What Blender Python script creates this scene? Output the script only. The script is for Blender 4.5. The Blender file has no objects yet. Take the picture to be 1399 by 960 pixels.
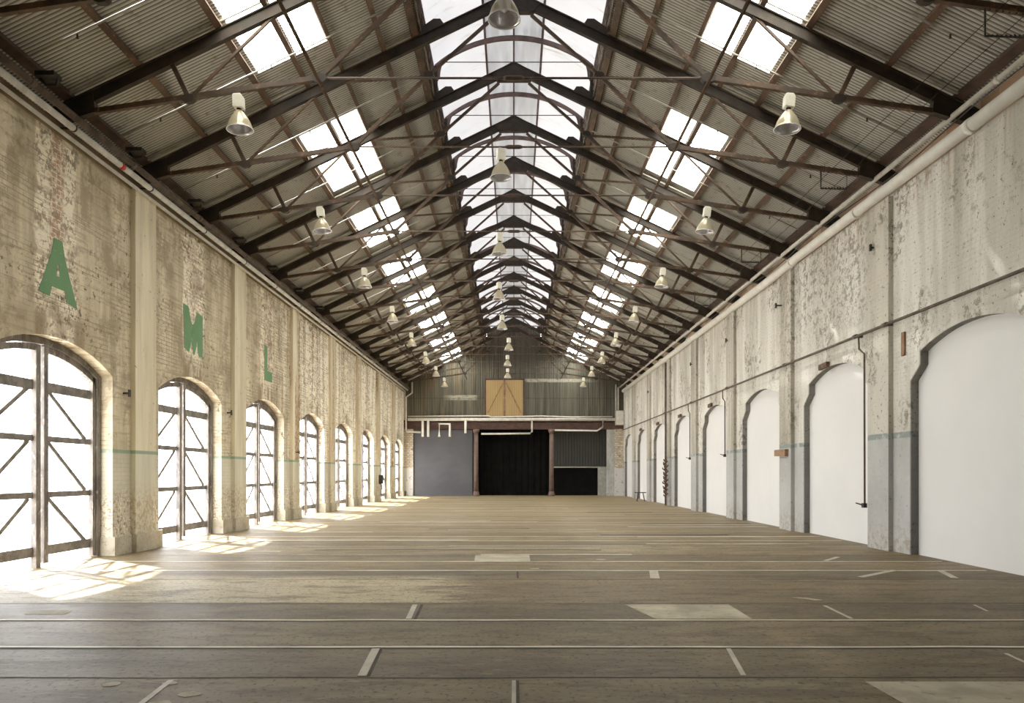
import bpy, bmesh, math, random
from mathutils import Vector, Matrix
random.seed(7)
C = bpy.context.scene.collection
W = 7.8            # half width between wall faces
END = 52.0         # end wall
BAY = 5.3

# ------------------------------------------------------------------ node helper
class M:
    def __init__(s, name):
        s.m = bpy.data.materials.new(name); s.m.use_nodes = True
        s.t = s.m.node_tree; s.t.nodes.clear()
        s.out = s.t.nodes.new('ShaderNodeOutputMaterial')
        s._pos = None
    def node(s, typ, ins=None, **pr):
        n = s.t.nodes.new(typ)
        for k, v in pr.items(): setattr(n, k, v)
        for k, v in (ins or {}).items(): s.put(n.inputs[k], v)
        return n
    def put(s, sock, v):
        if v is None: return
        if isinstance(v, bpy.types.NodeSocket): s.t.links.new(v, sock)
        elif isinstance(v, (tuple, list)):
            v = tuple(v)
            if sock.type == 'RGBA' and len(v) == 3: v = v + (1,)
            sock.default_value = v
        else: sock.default_value = v
    def pos(s):
        if s._pos is None: s._pos = s.node('ShaderNodeTexCoord').outputs['Object']
        return s._pos
    def xyz(s):
        n = s.node('ShaderNodeSeparateXYZ', {0: s.pos()}); return n.outputs[0], n.outputs[1], n.outputs[2]
    def comb(s, x, y, z=0.0): return s.node('ShaderNodeCombineXYZ', {0: x, 1: y, 2: z}).outputs[0]
    def ma(s, op, a, b=0.0, c=None):
        ins = {0: a, 1: b}
        if c is not None: ins[2] = c
        return s.node('ShaderNodeMath', ins, operation=op).outputs[0]
    def scale(s, v, sc):
        return s.node('ShaderNodeMapping', {'Vector': v, 'Scale': sc}).outputs[0]
    def noise(s, v, sc=1.0, det=4.0, rough=0.6, dist=0.0):
        return s.node('ShaderNodeTexNoise', {'Vector': v, 'Scale': sc, 'Detail': det, 'Roughness': rough, 'Distortion': dist}).outputs[0]
    def step(s, v, lo, hi):      # smooth ramp lo..hi -> 0..1
        return s.node('ShaderNodeMapRange', {0: v, 1: lo, 2: hi, 3: 0.0, 4: 1.0}, interpolation_type='SMOOTHSTEP').outputs[0]
    def mix(s, f, a, b, mode='MIX'):
        n = s.node('ShaderNodeMix', data_type='RGBA', blend_type=mode, clamp_factor=True)
        s.put(n.inputs[0], f); s.put(n.inputs[6], a); s.put(n.inputs[7], b)
        return n.outputs[2]
    def bump(s, h, strength=0.3, dist=0.02):
        return s.node('ShaderNodeBump', {'Height': h, 'Strength': strength, 'Distance': dist}).outputs[0]
    def pbsdf(s, col, rough=0.7, metal=0.0, spec=0.3, normal=None, **kw):
        ins = {'Base Color': col, 'Roughness': rough, 'Metallic': metal, 'Specular IOR Level': spec}
        ins.update(kw)
        n = s.node('ShaderNodeBsdfPrincipled', ins)
        if normal is not None: s.put(n.inputs['Normal'], normal)
        return n.outputs[0]
    def gain(s, col, r, g=None, b=None): return s.mix(1.0, col, (r, g or r, b or r), 'MULTIPLY')
    def done(s, sh):
        s.t.links.new(sh, s.out.inputs[0]); return s.m

def simple(name, c1, c2, sc=6.0, rough=0.7, metal=0.0, spec=0.3, c3=None, stretch=(1,1,1)):
    m = M(name)
    v = m.scale(m.pos(), stretch)
    n = m.noise(v, sc, 5, 0.65)
    col = m.mix(m.step(n, 0.35, 0.65), c1, c2)
    if c3:
        n2 = m.noise(v, sc*3.7, 4, 0.7)
        col = m.mix(m.step(n2, 0.56, 0.7), col, c3)
    return m.done(m.pbsdf(col, rough, metal, spec))

# ------------------------------------------------------------------ materials
MT = {}
MT['steel'] = simple('dark_rusty_steel', (0.038,0.024,0.016), (0.085,0.049,0.030), 2.0, 0.7, 0, 0.3, (0.17,0.092,0.050))
MT['plate'] = simple('dark_plate_steel', (0.018,0.014,0.011), (0.036,0.026,0.019), 3.0, 0.75)
MT['rust'] = simple('rusty_purlin', (0.062,0.037,0.025), (0.115,0.067,0.043), 1.5, 0.75, 0, 0.25, (0.19,0.105,0.06))
MT['eave'] = simple('eave_timber', (0.035,0.022,0.016), (0.07,0.04,0.028), 2.0, 0.8)
MT['lantern_steel'] = simple('mauve_lantern_steel', (0.09,0.060,0.055), (0.16,0.105,0.095), 3.0, 0.7)
MT['louvre'] = simple('flaking_louvre_boards', (0.10,0.075,0.068), (0.34,0.28,0.27), 5.0, 0.8, stretch=(1,0.6,3))
MT['pipe_light'] = simple('pale_grey_pipe', (0.60,0.57,0.50), (0.76,0.73,0.66), 4.0, 0.5)
MT['pipe_white'] = simple('off_white_pipe', (0.80,0.78,0.70), (0.90,0.89,0.83), 3.0, 0.45)
MT['pipe_dark'] = simple('dark_brown_pipe', (0.06,0.042,0.032), (0.12,0.085,0.065), 4.0, 0.6)
MT['conduit'] = simple('silver_conduit', (0.70,0.69,0.64), (0.92,0.91,0.86), 5.0, 0.45, 0.0)
MT['sprinkler'] = simple('galvanised_sprinkler_pipe', (0.27,0.25,0.20), (0.40,0.38,0.31), 4.0, 0.5)
MT['black'] = simple('black_metal', (0.012,0.012,0.012), (0.03,0.028,0.026), 8.0, 0.6)
MT['red'] = simple('red_label', (0.55,0.03,0.03), (0.65,0.06,0.04), 8.0, 0.6)
MT['lampbox'] = simple('cream_lamp_housing', (0.76,0.74,0.62), (0.86,0.84,0.72), 9.0, 0.5)
MT['bulb'] = simple('milky_bulb', (0.75,0.75,0.8), (0.85,0.85,0.88), 9.0, 0.3)
MT['frame'] = simple('weathered_door_frame', (0.09,0.078,0.07), (0.23,0.205,0.185), 4.0, 0.7, c3=(0.40,0.37,0.34), stretch=(1,1,0.4))
MT['brace'] = simple('grey_door_bars', (0.12,0.11,0.10), (0.24,0.22,0.20), 5.0, 0.7)
MT['panel'] = simple('white_infill_board', (0.72,0.72,0.715), (0.75,0.75,0.745), 0.6, 0.95, 0, 0.03)
MT['column'] = simple('brown_cast_iron', (0.10,0.062,0.050), (0.15,0.095,0.075), 3.0, 0.6)
MT['beam'] = simple('oxide_red_beam', (0.052,0.025,0.021), (0.085,0.042,0.034), 3.0, 0.7)
MT['greypanel'] = simple('slate_grey_partition', (0.064,0.064,0.074), (0.080,0.080,0.091), 0.5, 0.7, stretch=(1,1,1.5))
MT['backdrop'] = simple('dark_room_black', (0.003,0.003,0.003), (0.005,0.005,0.0045), 2.0, 0.95, 0, 0.05)
MT['elec'] = simple('grey_metal_cabinet', (0.26,0.26,0.23), (0.36,0.35,0.31), 4.0, 0.5)
MT['strip'] = simple('worn_floor_strip', (0.30,0.26,0.19), (0.44,0.40,0.31), 3.0, 0.5, 0.0, 0.4)
MT['rail'] = simple('worn_rail_steel', (0.50,0.44,0.33), (0.72,0.65,0.51), 2.0, 0.5, 0.0, 0.4)
MT['groove'] = simple('dark_groove', (0.02,0.018,0.015), (0.05,0.042,0.03), 4.0, 0.9)
MT['patch'] = simple('pale_concrete_patch', (0.30,0.265,0.185), (0.44,0.395,0.29), 2.2, 0.75, 0, 0.3, (0.22,0.19,0.135))
MT['plaster'] = simple('grey_plaster', (0.30,0.30,0.28), (0.46,0.45,0.42), 2.5, 0.9, c3=(0.2,0.19,0.17), stretch=(1,1,0.5))
MT['plank'] = simple('brown_timber', (0.16,0.085,0.045), (0.26,0.15,0.085), 4.0, 0.8)
MT['chain'] = simple('rusty_chain', (0.035,0.022,0.016), (0.16,0.085,0.055), 9.0, 0.8)
MT['ground'] = simple('pale_yard_concrete', (0.55,0.54,0.52), (0.65,0.64,0.62), 0.7, 0.9)
MT['plinth'] = simple('stone_plinth', (0.40,0.35,0.25), (0.55,0.50,0.39), 3.0, 0.85, c3=(0.25,0.20,0.13))
MT['coping'] = simple('brown_coping_board', (0.17,0.12,0.075), (0.27,0.20,0.13), 2.0, 0.85, stretch=(1,0.4,1))
MT['backwall'] = simple('plain_back_wall', (0.30,0.27,0.21), (0.38,0.34,0.27), 1.0, 0.9)

def letter_mat():
    m = M('faded_green_paint')
    x, y, z = m.xyz()
    n = m.noise(m.pos(), 9, 6, 0.7)
    col = m.mix(m.noise(m.pos(), 2.0, 4), (0.10,0.24,0.11), (0.18,0.33,0.17))
    col = m.mix(m.step(n, 0.60, 0.70), col, (0.33,0.30,0.22))
    return m.done(m.pbsdf(col, 0.85))
MT['letter'] = letter_mat()

def reflector_mats():
    m = M('amber_prismatic_reflector')
    n = m.noise(m.scale(m.pos(), (3,3,1)), 6, 3)
    col = m.mix(n, (0.46,0.38,0.22), (0.74,0.68,0.50))
    a = m.pbsdf(col, 0.25, 0.2, 0.6)
    tr = m.node('ShaderNodeBsdfTranslucent', {0: (0.8,0.74,0.58,1)}).outputs[0]
    o = m.done(m.node('ShaderNodeMixShader', {0: 0.35, 1: a, 2: tr}).outputs[0])
    i = simple('silver_reflector_inside', (0.42,0.41,0.44), (0.66,0.65,0.68), 6, 0.25, 0.5, 0.5)
    return o, i
MT['reflector'], MT['reflector_in'] = reflector_mats()

def roof_mat():
    m = M('grey_corrugated_iron')
    x, y, z = m.xyz()
    n = m.noise(m.scale(m.pos(), (0.5,1.2,0.5)), 0.9, 4)
    n2 = m.noise(m.pos(), 5, 4)
    sheet = m.node('ShaderNodeTexWhiteNoise', {0: m.comb(m.ma('FLOOR', m.ma('MULTIPLY', y, 1/0.84)), m.ma('FLOOR', m.ma('MULTIPLY', x, 1/1.9)))}, noise_dimensions='2D').outputs[0]
    col = m.mix(n, (0.28,0.272,0.235), (0.43,0.415,0.36))
    col = m.mix(m.ma('MULTIPLY', sheet, 0.4), col, (0.42,0.405,0.355))
    col = m.mix(m.step(n2, 0.55, 0.75), col, (0.21,0.185,0.145))
    # shading of the corrugation painted in: valleys darkened in the colour
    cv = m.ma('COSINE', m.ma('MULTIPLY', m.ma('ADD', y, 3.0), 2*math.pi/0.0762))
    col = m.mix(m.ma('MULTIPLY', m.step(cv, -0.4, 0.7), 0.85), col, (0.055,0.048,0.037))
    col = m.mix(m.step(y, 12.0, 20.0), m.gain(col, 1.60, 1.62, 1.66), m.gain(col, 1.12, 1.13, 1.16))  # light level put into the colour: sheets lifted near, held darker farther along
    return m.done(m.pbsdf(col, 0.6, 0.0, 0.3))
MT['roof'] = roof_mat()

def glow(name, c1, c2, strength, sc, streak=None, stretch=(1,1,1)):
    m = M(name)
    n = m.noise(m.scale(m.pos(), stretch), sc, 5, 0.6)
    col = m.mix(m.step(n, 0.35, 0.7), c1, c2)
    if streak:
        n2 = m.noise(m.scale(m.pos(), (0.7,5,0.7)), 1.6, 6, 0.7)
        col = m.mix(m.step(n2, 0.56, 0.70), col, streak)
    e = m.node('ShaderNodeEmission', {0: col, 1: strength}).outputs[0]  # emission stands in for daylight shining through the sheet
    d = m.node('ShaderNodeBsdfDiffuse', {0: (0.55,0.54,0.5,1)}).outputs[0]
    return m.done(m.node('ShaderNodeAddShader', {0: e, 1: d}).outputs[0])
MT['skylight'] = glow('glowing_fibreglass', (1,0.97,0.86), (1,0.95,0.78), 7.0, 0.6)
MT['lantern_glass'] = glow('milky_lantern_sheet', (0.80,0.80,0.83), (0.92,0.92,0.95), 0.37, 0.6, (0.36,0.31,0.25))
MT['lantern_mid'] = glow('bluish_lantern_sheet', (0.40,0.43,0.48), (0.80,0.83,0.88), 0.26, 1.6, None, (4,0.4,1))

def wall_left_mat():
    m = M('painted_brick_left')
    x, y, z = m.xyz()
    uv = m.comb(y, z)
    vst = m.scale(m.pos(), (1,1,0.12))
    big = m.noise(m.pos(), 0.45, 5, 0.6)
    vert = m.noise(vst, 1.8, 5, 0.65)
    fine = m.noise(m.pos(), 9.0, 5, 0.7)
    brick = m.node('ShaderNodeTexBrick', {'Vector': uv, 'Color1': (1,1,1,1), 'Color2': (0.8,0.8,0.8,1), 'Mortar': (0.35,0.35,0.35,1), 'Scale': 1.0,
                    'Mortar Size': 0.008, 'Brick Width': 0.24, 'Row Height': 0.086}, offset=0.5)
    bfac = brick.outputs['Fac']
    # bay coordinate, 0 at arch centre
    bc = m.ma('SUBTRACT', m.ma('MODULO', m.ma('ADD', y, 2*BAY - 12.5 + BAY/2), BAY), BAY/2)
    abc = m.ma('ABSOLUTE', bc)
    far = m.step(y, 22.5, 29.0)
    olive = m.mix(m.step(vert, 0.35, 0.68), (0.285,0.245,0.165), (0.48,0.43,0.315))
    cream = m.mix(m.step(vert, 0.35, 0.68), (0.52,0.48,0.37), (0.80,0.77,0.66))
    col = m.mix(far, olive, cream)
    # pale band above the crown of every arch and next to it
    wob = m.ma('MULTIPLY', m.ma('SUBTRACT', m.noise(m.scale(m.pos(), (1,1,0.5)), 2.5, 4), 0.5), 0.5)
    band = m.ma('SUBTRACT', 1.0, m.step(m.ma('ADD', abc, wob), 0.50, 0.62))
    col = m.mix(m.ma('MULTIPLY', band, 0.75), col, (0.66,0.62,0.50))
    # brick rows showing through
    rows = m.noise(m.scale(m.pos(), (1,0.5,6.0)), 2.2, 4, 0.6)
    col = m.mix(m.ma('MULTIPLY', m.ma('MULTIPLY', bfac, m.step(m.noise(m.scale(m.pos(), (1,0.35,1.2)), 1.6, 5, 0.7), 0.47, 0.60)), 0.75), col, (0.13,0.105,0.07))
    col = m.mix(m.ma('MULTIPLY', m.step(rows, 0.50, 0.66), 0.5), col, (0.18,0.145,0.095))
    blm = m.noise(m.pos(), 1.3, 7, 0.75)
    col = m.mix(m.ma('MULTIPLY', m.step(blm, 0.50, 0.60), m.ma('SUBTRACT', 0.62, m.ma('MULTIPLY', far, 0.42))), col, (0.175,0.138,0.088))
    # paint lost: dark speckles and bare red brick down the middle of the band
    per = m.node('ShaderNodeTexWhiteNoise', {0: m.ma('FLOOR', m.ma('MULTIPLY', m.ma('ADD', y, 2*BAY-12.5+BAY/2), 1/BAY))}, noise_dimensions='1D').outputs[0]
    bare = m.ma('SUBTRACT', 1.0, m.step(m.ma('ADD', abc, m.ma('MULTIPLY', wob, 0.7)), 0.10, 0.22))
    zb = m.step(z, 5.35, 5.6)
    redb = m.mix(m.noise(m.pos(), 14, 2), (0.16,0.075,0.045), (0.46,0.34,0.24))
    redb = m.mix(bfac, redb, (0.55,0.48,0.36))
    nearb = m.ma('SUBTRACT', 1.0, m.ma('MULTIPLY', m.step(y, 14.5, 15.0), 0.62))
    col = m.mix(m.ma('MULTIPLY', m.ma('MULTIPLY', m.ma('MULTIPLY', bare, zb), nearb), m.step(fine, 0.40, 0.50)), col, redb)
    col = m.mix(m.ma('MULTIPLY', m.ma('MULTIPLY', band, m.step(m.noise(m.pos(), 7.0, 5, 0.75), 0.52, 0.57)), 0.8), col, (0.17,0.12,0.075))
    # red streaks near every far pier
    st = m.noise(m.scale(m.pos(), (1,1.6,0.05)), 2.2, 3, 0.6)
    sp = m.noise(m.pos(), 16, 3, 0.6)
    col = m.mix(m.ma('MULTIPLY', m.ma('MULTIPLY', m.step(st, 0.54, 0.60), m.step(sp, 0.44, 0.54)), m.ma('MULTIPLY', m.step(y, 20, 26), 0.9)), col, (0.19,0.105,0.055))
    # brown wash directly above the arches
    wash = m.ma('MULTIPLY', m.ma('MULTIPLY', m.ma('SUBTRACT', 1.0, m.step(z, 4.1, 4.6)), m.step(z, 3.3, 3.8)), m.ma('SUBTRACT', 1.0, m.step(abc, 0.5, 1.6)))
    col = m.mix(m.ma('MULTIPLY', wash, m.step(vert, 0.4, 0.6)), col, (0.19,0.145,0.09))
    # green/black mould near top
    top = m.ma('MULTIPLY', m.step(z, 6.3, 7.3), m.step(m.noise(m.pos(), 3.5, 6, 0.75), 0.52, 0.62))
    col = m.mix(m.ma('MULTIPLY', top, 0.7), col, (0.10,0.095,0.06))
    # speckles
    col = m.mix(m.ma('MULTIPLY', m.step(fine, 0.57, 0.62), m.step(big, 0.42, 0.6)), col, (0.085,0.062,0.042))
    # lower grey paint, flaking above the base, with green line
    low = m.ma('SUBTRACT', 1.0, m.step(z, 2.06, 2.08))
    g = m.mix(m.step(big, 0.3, 0.7), (0.33,0.32,0.255), (0.47,0.46,0.385))
    flake = m.ma('MULTIPLY', m.ma('SUBTRACT', 1.0, m.step(z, 0.9, 1.5)), m.step(m.noise(m.pos(), 11, 6, 0.75), 0.46, 0.56))
    g = m.mix(m.ma('MULTIPLY', flake, 0.95), g, m.mix(m.step(m.noise(m.pos(), 17, 3), 0.42, 0.58), (0.12,0.075,0.045), (0.60,0.54,0.42)))
    g = m.mix(m.ma('MULTIPLY', bfac, 0.2), g, (0.16,0.14,0.11))
    col = m.mix(m.ma('MULTIPLY', low, 0.85), col, g)
    line = m.ma('MULTIPLY', low, m.step(z, 1.99, 2.01))
    line = m.ma('MULTIPLY', line, m.step(m.noise(m.scale(m.pos(), (1,1,0.3)), 2.5, 4), 0.36, 0.44))
    col = m.mix(m.ma('MULTIPLY', line, 0.8), col, (0.12,0.20,0.14))
    h = m.ma('SUBTRACT', m.ma('MULTIPLY', fine, 0.6), m.ma('MULTIPLY', bfac, 0.5))
    col = m.gain(col, 1.72, 1.69, 1.68)
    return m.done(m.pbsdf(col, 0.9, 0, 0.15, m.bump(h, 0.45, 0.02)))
MT['wall_left'] = wall_left_mat()

def pil_left_mat():
    m = M('pale_pilaster_paint')
    x, y, z = m.xyz()
    vert = m.noise(m.scale(m.pos(), (1,1,0.1)), 2.2, 5, 0.65)
    fine = m.noise(m.pos(), 8.0, 5, 0.7)
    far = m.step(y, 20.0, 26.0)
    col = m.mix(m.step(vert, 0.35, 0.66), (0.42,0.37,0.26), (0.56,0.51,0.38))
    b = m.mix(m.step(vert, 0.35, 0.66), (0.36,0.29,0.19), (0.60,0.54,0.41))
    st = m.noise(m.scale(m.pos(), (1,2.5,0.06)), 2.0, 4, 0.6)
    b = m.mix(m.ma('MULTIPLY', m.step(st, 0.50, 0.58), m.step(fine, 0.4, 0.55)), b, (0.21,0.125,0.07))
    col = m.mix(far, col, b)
    col = m.mix(m.step(fine, 0.64, 0.70), col, (0.13,0.09,0.06))
    low = m.ma('SUBTRACT', 1.0, m.step(z, 2.06, 2.08))
    g = m.mix(m.step(vert, 0.3, 0.7), (0.34,0.33,0.26), (0.46,0.45,0.37))
    flake = m.ma('MULTIPLY', m.ma('SUBTRACT', 1.0, m.step(z, 0.9, 1.5)), m.step(m.noise(m.pos(), 11, 6, 0.75), 0.46, 0.56))
    g = m.mix(m.ma('MULTIPLY', flake, 0.8), g, (0.24,0.17,0.11))
    col = m.mix(m.ma('MULTIPLY', low, 0.85), col, g)
    line = m.ma('MULTIPLY', low, m.step(z, 1.99, 2.01))
    col = m.mix(m.ma('MULTIPLY', line, 0.75), col, (0.12,0.20,0.14))
    col = m.gain(col, 1.55)
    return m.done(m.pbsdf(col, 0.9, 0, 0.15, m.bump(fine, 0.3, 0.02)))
MT['pilaster_left'] = pil_left_mat()

def wall_right_mat(name, pil=False):
    m = M(name)
    x, y, z = m.xyz()
    uv = m.comb(y, z)
    vert = m.noise(m.scale(m.pos(), (1,1,0.09)), 1.6, 5, 0.62)
    big = m.noise(m.pos(), 0.5, 5, 0.6)
    fine = m.noise(m.pos(), 6.5, 7, 0.78, 0.4)
    blot = m.noise(m.scale(m.pos(), (1,1,0.7)), 0.9, 4, 0.6)
    brick = m.node('ShaderNodeTexBrick', {'Vector': uv, 'Scale': 1.0, 'Mortar Size': 0.008, 'Brick Width': 0.24, 'Row Height': 0.086}, offset=0.5)
    bfac = brick.outputs['Fac']
    if pil: col = m.mix(m.step(vert, 0.35, 0.65), (0.36,0.33,0.265), (0.64,0.61,0.53))
    else:   col = m.mix(m.step(vert, 0.32, 0.66), (0.55,0.53,0.46), (0.83,0.81,0.745))
    # grey damp stains in broad columns
    stn = m.noise(m.scale(m.pos(), (1,0.8,0.10)), 1.1, 3, 0.5)
    col = m.mix(m.ma('MULTIPLY', m.step(stn, 0.53, 0.66), m.ma('MULTIPLY', m.step(z, 3.9, 5.2), 0.6)), col, (0.35,0.335,0.29))
    # flaking paint with grey/dark plaster below it
    bayn = m.ma('MULTIPLY', m.ma('MULTIPLY', m.step(y, 15.8, 16.4), m.ma('SUBTRACT', 1.0, m.step(y, 20.2, 22.5))), m.step(z, 4.6, 5.6))
    zone = m.ma('MAXIMUM', m.step(blot, 0.48, 0.60), m.ma('MULTIPLY', bayn, 0.9))
    fl = m.ma('MULTIPLY', zone, m.step(fine, 0.50, 0.56))
    col = m.mix(m.ma('MULTIPLY', fl, 0.85), col, m.mix(m.noise(m.pos(), 20, 3), (0.10,0.085,0.065), (0.32,0.29,0.235)))
    # small chips everywhere
    col = m.mix(m.step(m.noise(m.pos(), 15, 4, 0.7), 0.61, 0.65), col, (0.15,0.11,0.07))
    # rusty streaks under the pipe
    rs = m.ma('MULTIPLY', m.step(z, 6.2, 7.3), m.step(m.noise(m.scale(m.pos(), (1,3,0.15)), 2.0, 4), 0.55, 0.66))
    col = m.mix(m.ma('MULTIPLY', rs, 0.6), col, (0.33,0.22,0.12))
    col = m.mix(m.ma('MULTIPLY', bfac, m.ma('MULTIPLY', m.step(big, 0.45, 0.55), 0.14)), col, (0.22,0.20,0.15))
    # lower grey dado
    edge = m.ma('ADD', z, m.ma('MULTIPLY', m.ma('SUBTRACT', fine, 0.5), 0.05))
    low = m.ma('SUBTRACT', 1.0, m.step(edge, 2.42, 2.44))
    g = m.mix(m.step(big, 0.35, 0.65), (0.40,0.405,0.40), (0.52,0.52,0.51))
    g = m.mix(m.step(m.noise(m.pos(), 9, 5, 0.7), 0.60, 0.68), g, (0.24,0.22,0.19))
    bot = m.ma('MULTIPLY', m.ma('SUBTRACT', 1.0, m.step(z, 0.2, 0.7)), m.step(fine, 0.45, 0.6))
    g = m.mix(m.ma('MULTIPLY', bot, 0.7), g, (0.30,0.23,0.16))
    col = m.mix(m.ma('MULTIPLY', low, 0.92), col, g)
    line = m.ma('MULTIPLY', low, m.step(edge, 2.30, 2.33))
    col = m.mix(m.ma('MULTIPLY', line, m.step(m.noise(m.pos(), 5, 4), 0.42, 0.5)), col, (0.25,0.29,0.27))
    col = m.mix(m.step(x, W+0.012, W+0.03), m.gain(col, 0.93), m.gain(col, 0.30))  # arch reveals darkened in the colour to stand for their shade
    h = m.ma('SUBTRACT', m.ma('MULTIPLY', fine, 0.9), m.ma('MULTIPLY', bfac, 0.3))
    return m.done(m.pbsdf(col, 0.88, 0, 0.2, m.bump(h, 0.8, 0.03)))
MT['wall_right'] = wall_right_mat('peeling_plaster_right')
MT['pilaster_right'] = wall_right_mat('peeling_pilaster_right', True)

def end_mats():
    m = M('dark_corrugated_cladding')
    x, y, z = m.xyz()
    st = m.noise(m.scale(m.pos(), (4.0,1,0.16)), 1.4, 5, 0.65)
    big = m.noise(m.pos(), 0.5, 4)
    row = m.node('ShaderNodeTexWhiteNoise', {0: m.comb(m.ma('FLOOR', m.ma('MULTIPLY', x, 1/0.75)), m.ma('FLOOR', m.ma('MULTIPLY', m.ma('ADD', z, -5.6), 1/1.33)))}, noise_dimensions='2D').outputs[0]
    col = m.mix(m.step(st, 0.33, 0.68), (0.050,0.047,0.037), (0.165,0.160,0.127))
    col = m.mix(m.ma('MULTIPLY', row, 0.45), col, (0.14,0.138,0.115))
    left = m.ma('SUBTRACT', 1.0, m.step(x, -3.0, 1.0))
    col = m.mix(m.ma('MULTIPLY', left, m.ma('MULTIPLY', m.step(m.noise(m.scale(m.pos(), (5,1,0.3)), 1.0, 4), 0.48, 0.62), 0.6)), col, (0.23,0.16,0.085))
    # pale worn strip at the head of the lower sheets on the right, and a patch on the left
    n = m.noise(m.scale(m.pos(), (2,1,5)), 1.5, 5, 0.7)
    w1 = m.ma('MULTIPLY', m.ma('MULTIPLY', m.step(z, 8.05, 8.12), m.ma('SUBTRACT', 1, m.step(z, 8.28, 8.36))), m.ma('MULTIPLY', m.step(x, 0.7, 0.9), m.ma('SUBTRACT', 1, m.step(x, 4.0, 6.5))))
    w2 = m.ma('MULTIPLY', m.ma('MULTIPLY', m.step(z, 6.75, 6.9), m.ma('SUBTRACT', 1, m.step(z, 7.12, 7.2))), m.ma('MULTIPLY', m.step(x, -5.2, -4.2), m.ma('SUBTRACT', 1, m.step(x, -2.8, -2.5))))
    col = m.mix(m.ma('MULTIPLY', m.ma('ADD', w1, w2), m.step(n, 0.38, 0.5)), col, (0.44,0.42,0.35))
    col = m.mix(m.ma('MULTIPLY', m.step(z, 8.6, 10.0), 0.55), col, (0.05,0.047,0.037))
    seam = m.ma('MULTIPLY', m.step(z, 6.90, 6.92), m.ma('SUBTRACT', 1, m.step(z, 6.95, 6.97)))
    col = m.mix(m.ma('MULTIPLY', seam, 0.6), col, (0.04,0.04,0.033))
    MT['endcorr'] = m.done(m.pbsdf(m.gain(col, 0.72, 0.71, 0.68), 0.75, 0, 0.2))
    m = M('charcoal_corrugated_partition')
    n = m.noise(m.scale(m.pos(), (3,1,0.3)), 2.0, 4)
    MT['darkcorr'] = m.done(m.pbsdf(m.mix(n, (0.014,0.014,0.013), (0.042,0.042,0.038)), 0.8))
    m = M('yellow_door_boards')
    x, y, z = m.xyz()
    n = m.noise(m.scale(m.pos(), (5,1,0.4)), 2.0, 4)
    col = m.mix(n, (0.38,0.245,0.095), (0.54,0.37,0.16))
    gl = m.ma('FRACT', m.ma('MULTIPLY', x, 1/0.17))
    col = m.mix(m.ma('SUBTRACT', 1, m.step(gl, 0.04, 0.12)), col, (0.25,0.14,0.045))
    MT['yellow'] = m.done(m.pbsdf(m.gain(col, 0.78), 0.7))
    m = M('flaking_brick_nib')
    x, y, z = m.xyz()
    br = m.node('ShaderNodeTexBrick', {'Vector': m.comb(x, z), 'Color1': (0.62,0.56,0.44,1), 'Color2': (0.40,0.30,0.20,1), 'Mortar': (0.30,0.26,0.2,1), 'Scale': 1.0,
                 'Mortar Size': 0.02, 'Brick Width': 0.26, 'Row Height': 0.13}, offset=0.5)
    hi = m.step(z, 1.95, 2.0)
    col = m.mix(hi, (0.56,0.55,0.52), br.outputs[0])
    col = m.mix(m.step(m.noise(m.pos(), 5, 5), 0.58, 0.68), col, (0.20,0.16,0.12))
    MT['nib'] = m.done(m.pbsdf(col, 0.9))
    m = M('dark_ledge_brick')
    x, y, z = m.xyz()
    br = m.node('ShaderNodeTexBrick', {'Vector': m.comb(y, z), 'Color1': (0.62,0.44,0.29,1), 'Color2': (0.36,0.20,0.12,1), 'Mortar': (0.42,0.38,0.30,1), 'Scale': 1.0,
                 'Mortar Size': 0.012, 'Brick Width': 0.5, 'Row Height': 0.2}, offset=0.5)
    MT['ledge'] = m.done(m.pbsdf(br.outputs[0], 0.9))
end_mats()

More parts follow.
